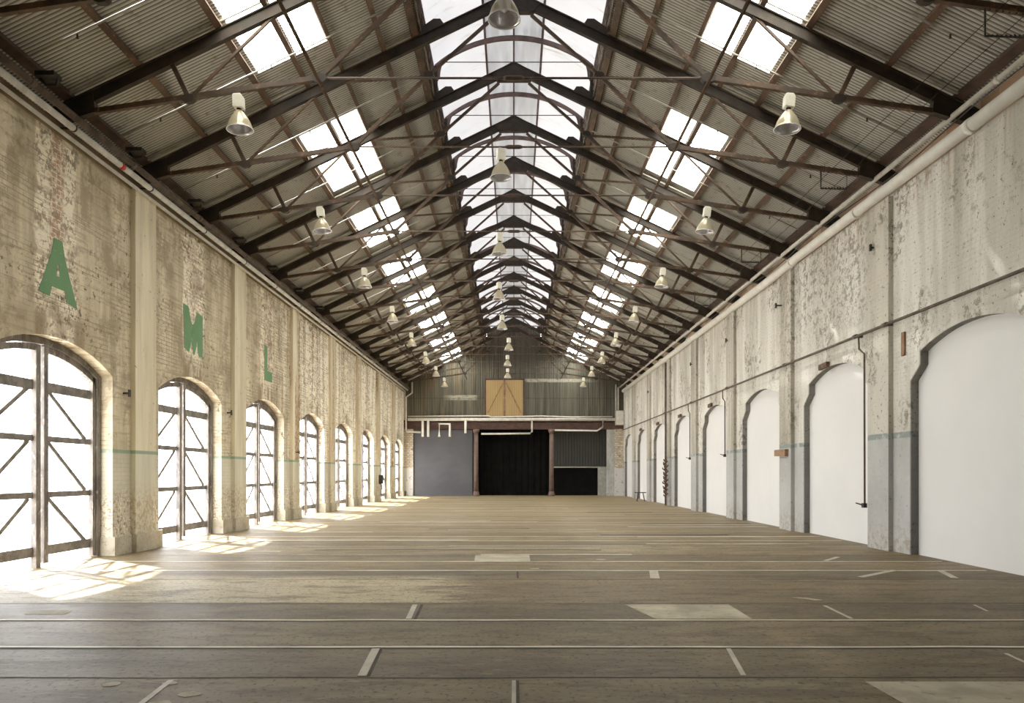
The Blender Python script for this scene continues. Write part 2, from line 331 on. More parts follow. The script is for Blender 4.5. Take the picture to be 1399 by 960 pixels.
def floor_mat():
    m = M('worn_concrete_floor')
    x, y, z = m.xyz()
    p = m.ma('SUBTRACT', m.ma('MODULO', m.ma('ADD', y, 2*BAY - 7.37 + BAY/2), BAY), BAY/2)
    idx = m.ma('FLOOR', m.ma('MULTIPLY', m.ma('ADD', y, 2*BAY - 7.37 + BAY/2), 1/BAY))
    ap = m.ma('ABSOLUTE', p)
    inr = m.ma('SUBTRACT', 1.0, m.step(ap, 0.61, 0.63))
    outr = m.step(ap, 1.63, 1.65)
    big = m.noise(m.scale(m.pos(), (0.35,1.0,1)), 0.7, 6, 0.65)
    med = m.noise(m.scale(m.pos(), (0.45,1.4,1)), 2.6, 6, 0.7)
    fine = m.noise(m.pos(), 18, 5, 0.75)
    base = m.mix(m.step(big, 0.32, 0.7), (0.120,0.092,0.053), (0.215,0.172,0.108))
    dark = m.mix(m.step(big, 0.32, 0.7), (0.080,0.061,0.035), (0.135,0.106,0.065))
    ceni = m.mix(m.step(big, 0.32, 0.7), (0.130,0.101,0.060), (0.205,0.164,0.104))
    col = m.mix(outr, m.mix(inr, dark, ceni), base)
    # slab to slab differences
    sl = m.node('ShaderNodeTexWhiteNoise', {0: m.comb(m.ma('ADD', m.ma('FLOOR', m.ma('MULTIPLY', m.ma('ADD', x, m.ma('MULTIPLY', idx, 1.7)), 1/4.4)), m.ma('MULTIPLY', inr, 9.0)), m.ma('ADD', m.ma('FLOOR', m.ma('MULTIPLY', p, 1.6)), idx))}, noise_dimensions='2D').outputs[0]
    col = m.mix(m.ma('MULTIPLY', sl, 0.34), col, (0.25,0.205,0.135))
    # large pale worn areas between the tracks
    wn = m.noise(m.scale(m.pos(), (0.16,0.5,1)), 1.0, 5, 0.6)
    col = m.mix(m.ma('MULTIPLY', m.step(wn, 0.52, 0.64), m.ma('MULTIPLY', outr, 0.55)), col, (0.30,0.265,0.195))
    # pale worn slab in the first gap between tracks, left half
    ex = m.ma('ADD', x, m.ma('MULTIPLY', m.ma('SUBTRACT', med, 0.5), 3.0))
    ws = m.ma('MULTIPLY', m.ma('MULTIPLY', m.step(y, 9.04, 9.10), m.ma('SUBTRACT', 1.0, m.step(y, 11.0, 11.6))), m.ma('SUBTRACT', 1.0, m.step(ex, -1.6, -0.4)))
    col = m.mix(m.ma('MULTIPLY', ws, 0.85), col, (0.50,0.46,0.38))
    col = m.mix(m.ma('MULTIPLY', m.step(med, 0.48, 0.62), 0.6), col, (0.070,0.053,0.032))
    col = m.mix(m.step(fine, 0.56, 0.60), col, (0.028,0.020,0.012))
    col = m.mix(m.ma('MULTIPLY', m.step(m.noise(m.scale(m.pos(), (0.5,2,1)), 6, 5, 0.75), 0.57, 0.66), 0.55), col, (0.30,0.255,0.175))
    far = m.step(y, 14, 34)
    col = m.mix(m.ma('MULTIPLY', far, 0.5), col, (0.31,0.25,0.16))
    h = m.ma('ADD', m.ma('MULTIPLY', fine, 0.5), med)
    r = m.ma('ADD', 0.42, m.ma('MULTIPLY', med, 0.25))
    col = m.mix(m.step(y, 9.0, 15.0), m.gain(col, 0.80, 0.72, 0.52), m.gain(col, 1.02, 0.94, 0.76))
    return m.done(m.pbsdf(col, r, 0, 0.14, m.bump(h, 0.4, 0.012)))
MT['floor'] = floor_mat()

def screen_mat():
    m = M('fine_wire_mesh')
    x, y, z = m.xyz()
    a = m.step(m.ma('ABSOLUTE', m.ma('SUBTRACT', m.ma('FRACT', m.ma('MULTIPLY', y, 1/0.05)), 0.5)), 0.44, 0.46)
    b = m.step(m.ma('ABSOLUTE', m.ma('SUBTRACT', m.ma('FRACT', m.ma('MULTIPLY', z, 1/0.05)), 0.5)), 0.44, 0.46)
    w = m.ma('MAXIMUM', a, b)
    d = m.pbsdf((0.45,0.45,0.44), 0.6)
    t = m.node('ShaderNodeBsdfTransparent', {0: (1,1,1,1)}).outputs[0]
    return m.done(m.node('ShaderNodeMixShader', {0: m.ma('MULTIPLY', w, 0.8), 1: t, 2: d}).outputs[0])
MT['screen'] = screen_mat()

# ------------------------------------------------------------------ mesh helpers
def box(bm, a, b):
    x0, y0, z0 = [min(a[i], b[i]) for i in range(3)]; x1, y1, z1 = [max(a[i], b[i]) for i in range(3)]
    v = [bm.verts.new(p) for p in ((x0,y0,z0),(x1,y0,z0),(x1,y1,z0),(x0,y1,z0),(x0,y0,z1),(x1,y0,z1),(x1,y1,z1),(x0,y1,z1))]
    for f in ((0,3,2,1),(4,5,6,7),(0,1,5,4),(1,2,6,5),(2,3,7,6),(3,0,4,7)): bm.faces.new([v[i] for i in f])
def bar(bm, p0, p1, w, h, up=(0,1,0)):
    """rectangular bar: h along 'up' made square to the axis, w along the other side"""
    p0, p1, up = Vector(p0), Vector(p1), Vector(up)
    d = (p1-p0).normalized(); s = d.cross(up).normalized(); u = s.cross(d).normalized()
    v = []
    for p in (p0, p1):
        for (i, j) in ((-1,-1),(1,-1),(1,1),(-1,1)): v.append(bm.verts.new(p + s*(i*w/2) + u*(j*h/2)))
    for f in ((3,2,1,0),(4,5,6,7),(0,1,5,4),(1,2,6,5),(2,3,7,6),(3,0,4,7)): bm.faces.new([v[i] for i in f])
def tube(bm, pts, r, n=10, caps=True):
    pts = [Vector(p) for p in pts]; rings = []
    for i, p in enumerate(pts):
        d = (pts[min(i+1, len(pts)-1)] - pts[max(i-1, 0)]).normalized()
        a = Vector((0,0,1)) if abs(d.z) < 0.9 else Vector((1,0,0))
        s = d.cross(a).normalized(); u = s.cross(d).normalized()
        rr = r[i] if isinstance(r, (list, tuple)) else r
        rings.append([bm.verts.new(p + s*(math.cos(t)*rr) + u*(math.sin(t)*rr)) for t in [2*math.pi*k/n for k in range(n)]])
    for a, b in zip(rings, rings[1:]):
        for k in range(n):
            f = bm.faces.new((a[k], a[(k+1)%n], b[(k+1)%n], b[k])); f.smooth = True
    if caps:
        bm.faces.new(rings[0][::-1]); bm.faces.new(rings[-1])
def lathe(bm, prof, c=(0,0,0), n=20, tilt=None):
    rings = []; c = Vector(c)
    for (r, z) in prof:
        rings.append([bm.verts.new(c + Vector((r*math.cos(2*math.pi*k/n), r*math.sin(2*math.pi*k/n), z))) for k in range(n)])
    for a, b in zip(rings, rings[1:]):
        for k in range(n):
            f = bm.faces.new((a[k], a[(k+1)%n], b[(k+1)%n], b[k])); f.smooth = True
    return rings
def prism(bm, pts, off):
    """polygon pts extruded by vector off"""
    off = Vector(off)
    a = [bm.verts.new(p) for p in pts]; b = [bm.verts.new(Vector(p)+off) for p in pts]
    n = len(pts)
    bm.faces.new(a); bm.faces.new(b[::-1])
    for k in range(n): bm.faces.new((a[k], b[k], b[(k+1)%n], a[(k+1)%n]))
def obj(name, bm, mat, parent=None, loc=None):
    bmesh.ops.recalc_face_normals(bm, faces=bm.faces[:])
    me = bpy.data.meshes.new(name); bm.to_mesh(me); bm.free()
    me.materials.append(mat)
    o = bpy.data.objects.new(name, me); C.objects.link(o)
    if parent: o.parent = parent
    if loc: o.location = loc
    return o
def B(): return bmesh.new()
def struct(o): o['kind'] = 'structure'; return o
def empty(name, loc=(0,0,0)):
    o = bpy.data.objects.new(name, None); o.empty_display_size = 0.1; C.objects.link(o); o.location = loc; return o
def tag(o, label, cat, group=None):
    o['label'] = label; o['category'] = cat
    if group: o['group'] = group
    return o
def dup(root, loc):
    r = root.copy(); C.objects.link(r); r.location = loc
    for ch in list(root.children):
        c = ch.copy(); C.objects.link(c); c.parent = r
        for g in ch.children:
            d = g.copy(); C.objects.link(d); d.parent = c
    return r
ORD = ['nearest','second nearest','third nearest','fourth nearest','fifth nearest','sixth nearest','seventh nearest','eighth nearest','ninth nearest','tenth nearest',
       'eleventh nearest','twelfth nearest','thirteenth nearest','fourteenth nearest','fifteenth nearest','sixteenth nearest','seventeenth nearest']

# ------------------------------------------------------------------ openings
HL = 1.73                                     # left half opening
def left_outline(c):
    pts = [(c-HL, 0.0), (c-HL, 3.48)]
    rise = 0.44; R = (HL**2 + rise**2)/(2*rise)
    for k in range(1, 20):
        u = -HL + 2*HL*k/20; pts.append((c+u, 3.48 + rise - R + math.sqrt(R*R-u*u)))
    return pts + [(c+HL, 3.48), (c+HL, 0.0)]
def arch_z(u, hw=HL, sp=3.48, rise=0.44):
    R = (hw**2 + rise**2)/(2*rise); return sp + rise - R + math.sqrt(max(R*R-u*u, 0))
HR, HRI = 1.86, 1.52
def right_outline(c):
    pts = [(c-HR,0.0),(c-HR,3.42),(c-HRI-0.02,3.68),(c-HRI,3.70),(c-HRI,3.95)]
    rise = 0.30; R = (HRI**2+rise**2)/(2*rise)
    for k in range(1, 18):
        u = -HRI + 2*HRI*k/18; pts.append((c+u, 3.95 + rise - R + math.sqrt(R*R-u*u)))
    return pts + [(c+HRI,3.95),(c+HRI,3.70),(c+HRI+0.02,3.68),(c+HR,3.42),(c+HR,0.0)]

def arch_wall(name, x, xback, y0, y1, ztop, outlines, mat):
    bm = B(); cur = y0
    def col(ya, yb, za, zb):
        bm.faces.new([bm.verts.new(p) for p in ((x,ya,za),(x,yb,zb),(x,yb,ztop),(x,ya,ztop))])
    for o in outlines:
        col(cur, o[0][0], 0, 0)
        for (a, b) in zip(o, o[1:]):
            if abs(a[0]-b[0]) > 1e-5: col(a[0], b[0], a[1], b[1])
            bm.faces.new([bm.verts.new(p) for p in ((x,a[0],a[1]),(x,b[0],b[1]),(xback,b[0],b[1]),(xback,a[0],a[1]))])
        cur = o[-1][0]
    col(cur, y1, 0, 0)
    bm.faces.new([bm.verts.new(p) for p in ((x,y0,ztop),(x,y1,ztop),(xback,y1,ztop),(xback,y0,ztop))])
    bmesh.ops.remove_doubles(bm, verts=bm.verts[:], dist=1e-5)
    return struct(obj(name, bm, mat))

LC = [12.5 + BAY*j for j in range(0, 8)]
RC = [12.55 + BAY*j for j in range(0, 8)]
wl = arch_wall('wall_left', -W, -W-0.55, -3.0, END, 7.57, [left_outline(c) for c in LC], MT['wall_left'])
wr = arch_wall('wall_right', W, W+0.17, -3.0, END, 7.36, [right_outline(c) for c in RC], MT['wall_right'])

for j in range(0, 9):
    yc = 15.33 + BAY*(j-1)
    if yc > 6:
        if j >= 0 and yc > 9:
            bm = B(); box(bm, (-W+0.10, yc-0.43, 0.0), (-W-0.02, yc+0.43, 7.42)); obj('pilaster', bm, MT['pilaster_left'], wl)
            bm = B(); box(bm, (W-0.10, yc-0.28, 0.0), (W+0.02, yc+0.60, 7.30)); obj('pilaster', bm, MT['pilaster_right'], wr)
        a, b = yc - 1.10, yc + 0.78
        if yc > 9:
            bm = B(); box(bm, (-W+0.06, a-0.03, 0.0), (-W-0.5, b+0.03, 0.36)); box(bm, (-W+0.15, yc-0.48, 0.0), (-W, yc+0.48, 0.36))
            obj('plinth', bm, MT['plinth'], wl)
# coping boards and gap closers
bm = B(); box(bm, (-W+0.03, -3, 7.38), (-W-0.05, END, 7.60)); struct(obj('trim_1', bm, MT['coping']))
bm = B(); box(bm, (-W-0.42, -3, 7.55), (-W-0.55, END, 8.0)); struct(obj('trim_2', bm, MT['eave']))
bm = B(); box(bm, (W+0.172, -3, 7.34), (W+0.5, END, 7.98)); struct(obj('trim_3', bm, MT['ledge']))
for k, y in enumerate([10.2 + 2.65*i for i in range(15)]):
    pass

# ------------------------------------------------------------------ floor
bm = B(); box(bm, (-W-0.6, -3, -0.2), (W+0.3, 62, 0)); floor = struct(obj('floor', bm, MT['floor']))
bm = B(); box(bm, (-45, -25, -0.25), (-W-0.6, 90, -0.03)); struct(obj('ground', bm, MT['ground']))
def flat(name, pts, z, mat):
    bm = B(); prism(bm, [(p[0], p[1], -0.01) for p in pts], (0,0,z+0.01)); return obj(name, bm, mat, floor)
def rect(name, x0, x1, y0, y1, z, mat): return flat(name, [(x0,y0),(x1,y0),(x1,y1),(x0,y1)], z, mat)
def wavy(name, x0, x1, y, w, z, mat, amp=0.012):
    n = max(4, int((x1-x0)/0.6)); up, dn = [], []
    for k in range(n+1):
        x = x0 + (x1-x0)*k/n; c = y + random.uniform(-amp, amp)
        up.append((x, c + w/2*random.uniform(0.7,1.2))); dn.append((x, c - w/2*random.uniform(0.7,1.2)))
    bm = B()
    rows = []
    for (a, b) in zip(dn, up): rows.append([bm.verts.new((a[0],a[1],z)), bm.verts.new((b[0],b[1],z))])
    for r0, r1 in zip(rows, rows[1:]): bm.faces.new((r0[0], r1[0], r1[1], r0[1]))
    return obj(name, bm, mat, floor)
for j in range(0, 9):
    tc = 7.37 + BAY*j
    for s in (-1, 1):
        xr = W-0.02; xl = -W+0.02
        wavy('rail_groove', xl, xr, tc + s*0.62 - 0.055, 0.045, 0.0015, MT['groove'])
        wavy('rail', xl, xr, tc + s*0.62, 0.075 if j else 0.055, 0.003, MT['rail'])
        wavy('floor_joint', xl, xr, tc + s*1.64, 0.030, 0.0015, MT['groove'])
        if j > 1 and s > 0: wavy('floor_joint', -5.5, xr, tc + 2.2, 0.05, 0.002, MT['strip'], 0.02)
def strip(xa, ya, xb, yb, w=0.07, m='strip'):
    d = Vector((xb-xa, yb-ya)); n = Vector((-d.y, d.x)).normalized()*w/2
    flat('floor_strip', [(xa-n.x,ya-n.y),(xb-n.x,yb-n.y),(xb+n.x,yb+n.y),(xa+n.x,ya+n.y)], 0.004, MT[m])
for (xa, ya, xb, yb, w, m) in [(-1.26,6.68,-1.20,5.78,0.07,'strip'),(-1.21,6.68,-1.15,5.78,0.025,'groove'),(1.96,6.68,1.82,5.80,0.04,'strip'),(4.37,6.5,4.28,5.80,0.03,'strip'),
        (-1.205,8.92,-1.16,8.05,0.06,'strip'),(-1.12,8.92,-1.085,8.05,0.03,'groove'),(3.76,8.85,3.72,8.06,0.04,'strip'),(5.6,8.9,5.5,8.5,0.03,'strip'),
        (0.0,5.65,0.0,4.6,0.03,'strip'),(0.03,5.65,0.03,4.6,0.02,'groove'),(-2.65,5.66,-2.55,4.7,0.045,'strip'),(0.06,11.9,0.06,11.2,0.03,'groove'),
        (2.3,12.05,2.15,11.15,0.14,'strip'),(6.3,12.1,5.35,11.3,0.1,'strip'),(6.2,14.0,5.7,13.4,0.08,'strip'),(7.0,12.0,6.75,11.2,0.10,'strip')]:
    strip(xa, ya, xb, yb, w, m)
rng = random.Random(3)
for k in range(46):
    y = 14.6 + 36.5*(k/46)**1.2 + rng.uniform(-0.3, 0.3); x0 = rng.uniform(-6.8, 4.5); x1 = min(7.6, x0 + rng.uniform(1.2, 6.0))
    wavy('floor_strip', x0, x1, y, rng.uniform(0.05, 0.16)*(1+y/40), 0.002, MT[('strip','patch','groove')[k % 3]], 0.03)
flat('concrete_patch', [(1.36,8.93),(2.62,8.93),(2.62,8.05),(1.56,8.05)], 0.003, MT['patch'])
flat('concrete_patch', [(2.70,5.62),(4.9,5.62),(4.9,4.7),(2.72,4.9)], 0.003, MT['patch'])
flat('concrete_patch', [(-0.75,14.3),(0.3,14.3),(0.3,13.35),(-0.72,13.35)], 0.003, MT['patch'])
flat('concrete_patch', [(-5.55,8.55),(-5.15,8.55),(-5.1,8.3),(-5.55,8.3)], 0.003, MT['patch'])
flat('concrete_patch', [(3.6,9.45),(3.75,9.42),(3.9,9.25),(3.8,9.23)], 0.003, MT['patch'])
for (x, y, r) in [(-2.35,5.30,0.07),(-2.46,5.1,0.06),(-2.42,4.95,0.07),(-2.62,5.58,0.05),(-3.05,5.55,0.06),(0.35,12.3,0.07),(1.62,13.6,0.08)]:
    flat('paint_spot', [(x+r*1.2*math.cos(t)*random.uniform(.8,1.2), y+r*math.sin(t)*random.uniform(.7,1.2)) for t in [k*math.pi/6 for k in range(12)]], 0.003, MT['patch'])

# ------------------------------------------------------------------ roof sheets with skylight openings
EY = 11.6                                       # rafter ridge
SL = 0.478
def zr(x): return EY - SL*abs(x)                # top of the rafters
SH = 0.17
sky = [(10.9, 14.25)] + [(16.95+BAY*j, 20.2+BAY*j - (0.25 if j else 0)) for j in range(0, 7)]
def roof(side, name):
    bm = B(); per = 0.0762; n = 6
    ys = []; y = -3.0
    while y < END + 0.3:
        ys.append(y); y += per/n
    rows = [8.35, 4.97, 4.31, 4.23, 3.65, 1.93]
    prev = None
    for k, y in enumerate(ys):
        dz = 0.015*math.cos(2*math.pi*k/n)
        cur = [bm.verts.new((side*x, y, zr(x)+SH+dz)) for x in rows]
        if prev:
            ym = y - per/n/2
            hole = any(a < ym < b for a, b in sky)
            for i in range(5):
                if hole and i in (1, 3): continue
                f = bm.faces.new((prev[i], cur[i], cur[i+1], prev[i+1])); f.smooth = True
        prev = cur
    return struct(obj(name, bm, MT['roof']))
roof(-1, 'ceiling'); roof(1, 'ceiling')
wn = 0
for s in (-1, 1):
    for (a, b) in sky:
        wn += 1
        root = struct(empty('window_%d' % wn, (s*4.31, (a+b)/2, zr(4.31)+SH)))
        for (xa, xb) in ((4.97, 4.31), (4.23, 3.65)):
            bm = B()
            rx, ry, rz = root.location
            vs = [bm.verts.new((s*x - rx, y - ry, zr(x)+SH+0.01 - rz)) for (x, y) in ((xa,a),(xa,b),(xb,b),(xb,a))]
            bm.faces.new(vs)
            obj('pane', bm, MT['skylight'], root)

# ------------------------------------------------------------------ lantern along the ridge
LX, LZ0, LZ1, LAP = 1.93, 10.80, 11.52, 12.24
def lz(x):
    R = (LX**2 + (LAP-LZ1)**2)/(2*(LAP-LZ1)); return LAP - R + math.sqrt(R*R-x*x)
def lantern_sheet(xa, xb, mat, corr):
    bm = B(); prev = None; nx = 8
    ys = [7.0 + (END-7.0)*k/ (700 if corr else 20) for k in range((700 if corr else 20)+1)]
    for k, y in enumerate(ys):
        dz = 0.012*(1 if k % 2 else -1) if corr else 0
        cur = [bm.verts.new((xa+(xb-xa)*i/nx, y, lz(xa+(xb-xa)*i/nx)+0.12+dz)) for i in range(nx+1)]
        if prev:
            for i in range(nx):
                f = bm.faces.new((prev[i], cur[i], cur[i+1], prev[i+1])); f.smooth = True
        prev = cur
    return bm
wn += 1; struct(obj('window_%d' % wn, lantern_sheet(-LX-0.1, -0.70, MT['lantern_glass'], False), MT['lantern_glass']))
wn += 1; struct(obj('window_%d' % wn, lantern_sheet(-0.70, 0.70, MT['lantern_mid'], True), MT['lantern_mid']))
wn += 1; struct(obj('window_%d' % wn, lantern_sheet(0.70, LX+0.1, MT['lantern_glass'], False), MT['lantern_glass']))
for s in (-1, 1):
    bm = B()
    for k in range(5):
        z = LZ0 - 0.02 + k*0.165
        bar(bm, (s*(LX+0.03), 7.0, z+0.06), (s*(LX+0.03), END, z+0.06), 0.02, 0.17, (s*0.35,0,1))
    box(bm, (s*(LX+0.10), 7.0, LZ0-0.1), (s*(LX+0.12), END, LZ1+0.15))
    struct(obj('trim_%d' % (4 if s < 0 else 5), bm, MT['louvre']))
bm = B(); box(bm, (-2.1, 6.9, 10.7), (2.1, 7.0, 12.4)); struct(obj('trim_6', bm, MT['eave']))
bm = B(); box(bm, (-2.3, -3, 10.55), (2.3, 7.05, 10.99)); struct(obj('trim_7', bm, MT['eave']))

bm = B(); box(bm, (W+0.22, -3, 0), (W+0.5, END, 7.34)); struct(obj('trim_9', bm, MT['backwall']))  # unseen slab added behind the arches to stop outside light leaking in
# back wall behind the camera
bm = B(); box(bm, (-W-0.5, -3.2, 0), (W+0.5, -3.0, 11.5)); struct(obj('wall_back', bm, MT['backwall']))

# ------------------------------------------------------------------ trusses
HY = 1.6
def make_truss():
    t = empty('roof_truss', (0, 0, 7.5)); oz = Vector((0,0,-7.5))
    def P(x, h, y=0.0): return Vector((x, y, h + HY - 7.5))
    def add(name, bm, m='steel'): return obj(name, bm, MT[m], t)
    for s in (-1, 1):
        bm = B(); bar(bm, P(s*0.0, 9.90), P(s*8.12, 9.90-SL*8.12), 0.20, 0.10, (0,1,0))
        bar(bm, P(s*0.0, 9.985), P(s*8.12, 9.985-SL*8.12), 0.02, 0.18, (0,1,0)); add('rafter', bm, 'plate')
        bm = B(); bar(bm, P(s*2.2, 10.06-SL*2.2, -0.13), P(s*7.6, 10.06-SL*7.6, -0.13), 0.03, 0.03); add('batten', bm, 'sprinkler')
        bm = B(); bar(bm, P(s*7.45, 6.17), P(s*3.33, 6.78), 0.085, 0.075); add('bottom_chord', bm)
        bm = B(); bar(bm, P(s*5.58, 6.45), P(s*5.86, 7.02), 0.08, 0.07); add('post', bm)
        bm = B(); bar(bm, P(s*5.52, 6.48), P(s*4.1, 7.86), 0.042, 0.04); add('web_brace', bm)
        bm = B(); bar(bm, P(s*3.33, 6.78), P(s*1.77, 8.27), 0.07, 0.06); bar(bm, P(s*1.77, 8.27), P(s*0.36, 9.52), 0.06, 0.05); add('main_diagonal', bm)
        bm = B(); bar(bm, P(s*1.77, 8.24), P(s*3.5, 8.13), 0.045, 0.04); add('short_strut', bm)
        for (x, h, r) in ((5.58,6.42,0.10),(3.33,6.77,0.11),(1.77,8.27,0.09)):
            bm = B(); prism(bm, [P(s*(x+r*math.cos(a)*1.2), h+r*math.sin(a)*0.75, -0.045) for a in [k*math.pi/4+0.2 for k in range(8)]], (0,0.09,0)); add('gusset_plate', bm, 'plate')
        bm = B(); prism(bm, [P(s*a, h, -0.06) for (a, h) in ((7.15,6.18),(7.2,6.55),(7.9,6.25),(8.12,6.06),(8.12,5.98),(7.72,6.0))], (0,0.12,0)); add('shoe', bm, 'plate')
        bm = B(); prism(bm, [P(s*a, h, -0.08) for (a, h) in ((1.45,9.30),(1.52,9.40),(1.66,9.40),(1.92,9.22),(1.92,9.08))], (0,0.16,0)); add('cleat', bm, 'plate')
    bm = B(); prism(bm, [P(a, h, -0.07) for (a, h) in ((0,10.02),(0.55,9.73),(0.40,9.56),(-0.40,9.56),(-0.55,9.73))], (0,0.14,0)); add('ridge_plate', bm, 'plate')
    bm = B(); tube(bm, [P(-3.33,6.78), P(3.33,6.78)], 0.020, 8); add('tie_rod', bm)
    bm = B(); tube(bm, [P(-0.18,6.78), P(-0.12,6.78), P(0.12,6.78), P(0.18,6.78)], [0.025,0.045,0.045,0.025], 8); add('turnbuckle', bm)
    return t
KS = list(range(-3, 13)); TY = {k: 17.86 + 2.65*k for k in KS}
t0 = make_truss()
for i, k in enumerate(KS):
    o = t0 if i == 0 else dup(t0, (0,0,0))
    o.location = (0, TY[k], 7.5)
    tag(o, 'dark rusty steel roof truss spanning between the walls, %s to the camera' % ORD[i], 'roof truss', 'steel roof trusses along the hall')

# purlins
SN = ['wall','second','third','fourth','fifth','ridge']
def plab(side, i):
    return ['first brown steel purlin up from the %s wall' , 'second brown purlin up from the %s wall, along the lower skylight edge', 'third brown purlin from the %s wall, across the skylight middle',
            'fourth brown purlin from the %s wall, along the upper skylight edge','fifth brown purlin from the %s wall, between skylights and lantern','dark purlin at the foot of the lantern on the %s slope'][i] % side
for s, nm in ((-1,'left'),(1,'right')):
    for i, x in enumerate((6.42, 5.06, 4.27, 3.56, 2.70, 2.06)):
        bm = B(); w = (0.10,0.12,0.10,0.08,0.09,0.13)[i]
        z = zr(x)+0.075
        bar(bm, (s*x, 6.5, z), (s*x, END-0.02, z), w, 0.13, (s*SL,0,1))
        tag(obj('purlin', bm, MT['rust'] if i < 5 else MT['steel']), plab(nm, i), 'purlin', 'purlins under the roof sheets')
    bm = B(); bar(bm, (s*7.62, 6.5, zr(7.62)+0.075), (s*7.62, END-0.02, zr(7.62)+0.075), 0.16, 0.12, (s*SL,0,1))
    tag(obj('eave_beam', bm, MT['eave']), 'dark brown eave beam along the top of the %s wall' % nm, 'beam')
    bm = B(); tube(bm, [(s*3.33, 9.0, 8.30), (s*3.33, END-0.05, 8.30)], 0.032, 8)
    tag(obj('longitudinal_tie', bm, MT['rust']), 'slim rusty tie running lengthwise under the %s trusses' % nm, 'tie bar')
for x, lab in ((-0.70,'left of the three brown lantern purlins'),(0.0,'middle of the three lantern purlins, along the ridge'),(0.70,'right of the three brown lantern purlins')):
    bm = B(); bar(bm, (x, 7.0, lz(x)+0.079), (x, END-0.02, lz(x)+0.079), 0.055 if x else 0.045, 0.07, (0,0,1))
    tag(obj('lantern_purlin', bm, MT['lantern_steel']), lab, 'purlin', 'lantern purlins')

# lantern ribs
def make_rib():
    t = empty('lantern_rib', (0,0,10.7)); b = 10.7
    bm = B(); prev = None; n = 24
    for k in range(n+1):
        x = -LX + 2*LX*k/n; z = lz(x) - b
        cur = [bm.verts.new(p) for p in ((x,-0.03,z-0.075),(x,0.03,z-0.075),(x,0.03,z+0.035),(x,-0.03,z+0.035))]
        if prev:
            for i in range(4): bm.faces.new((prev[i], prev[(i+1)%4], cur[(i+1)%4], cur[i]))
        else: bm.faces.new(cur)
        prev = cur
    bm.faces.new(prev[::-1]); obj('arched_rib', bm, MT['lantern_steel'], t)
    for s in (-1, 1):
        bm = B(); pts = [(s*1.93, -0.02, LZ1-b+0.02), (s*1.45, -0.02, lz(1.45)-b-0.02)]
        for k in range(7):
            a = k/6*math.pi/2; pts.append((s*(1.50 + 0.30*math.sin(a)), -0.02, lz(1.45)-b-0.06 - 0.52*(1-math.cos(a))))
        pts.append((s*1.93, -0.02, LZ1-b-0.50)); prism(bm, pts, (0,0.04,0)); obj('bracket', bm, MT['lantern_steel'], t)
        bm = B(); box(bm, (s*1.86, -0.05, 0.02), (s*1.95, 0.05, LZ1-b)); obj('post', bm, MT['plate'], t)
    bm = B(); tube(bm, [(-1.7,0,10.03+HY-b), (1.7,0,10.03+HY-b)], 0.011, 6); obj('tie_wire', bm, MT['plate'], t)
    return t
r0 = make_rib()
for i, k in enumerate(range(0, 13)):
    o = r0 if i == 0 else dup(r0, (0,0,0))
    o.location = (0, TY[k], 10.7)
    tag(o, 'curved mauve-brown rib under the white lantern roof, %s to the camera' % ORD[i], 'lantern rib', 'curved lantern ribs')

# sprinkler pipes along the slopes between trusses
def make_sprinkler(s):
    t = empty('sprinkler_pipe', (s*7.5, 0, 7.9))
    def Q(x, dz=0.0): return (s*(x-7.5), 0, zr(x) - 0.045 + dz - 7.9)
    bm = B(); tube(bm, [Q(7.45), Q(2.05)], 0.015, 8); obj('pipe', bm, MT['sprinkler'], t)
    for x in (6.7, 4.6):
        bm = B(); c = Vector(Q(x)); tube(bm, [c+Vector((0,0,-0.015)), c+Vector((0,0,-0.06)), c+Vector((0,0,-0.075))], [0.016,0.014,0.026], 8)
        obj('sprinkler_head', bm, MT['black'], t)
    return t
for s, nm in ((-1,'left'),(1,'right')):
    p0 = make_sprinkler(s)
    for i in range(16):
        o = p0 if i == 0 else dup(p0, (0,0,0))
        o.location = (s*7.5, 8.585 + 2.65*(i+1), 7.9)
        tag(o, 'thin pale sprinkler pipe running up the %s roof slope, %s to the camera' % (nm, ORD[i]), 'sprinkler pipe', 'sprinkler pipes on the %s slope' % nm)

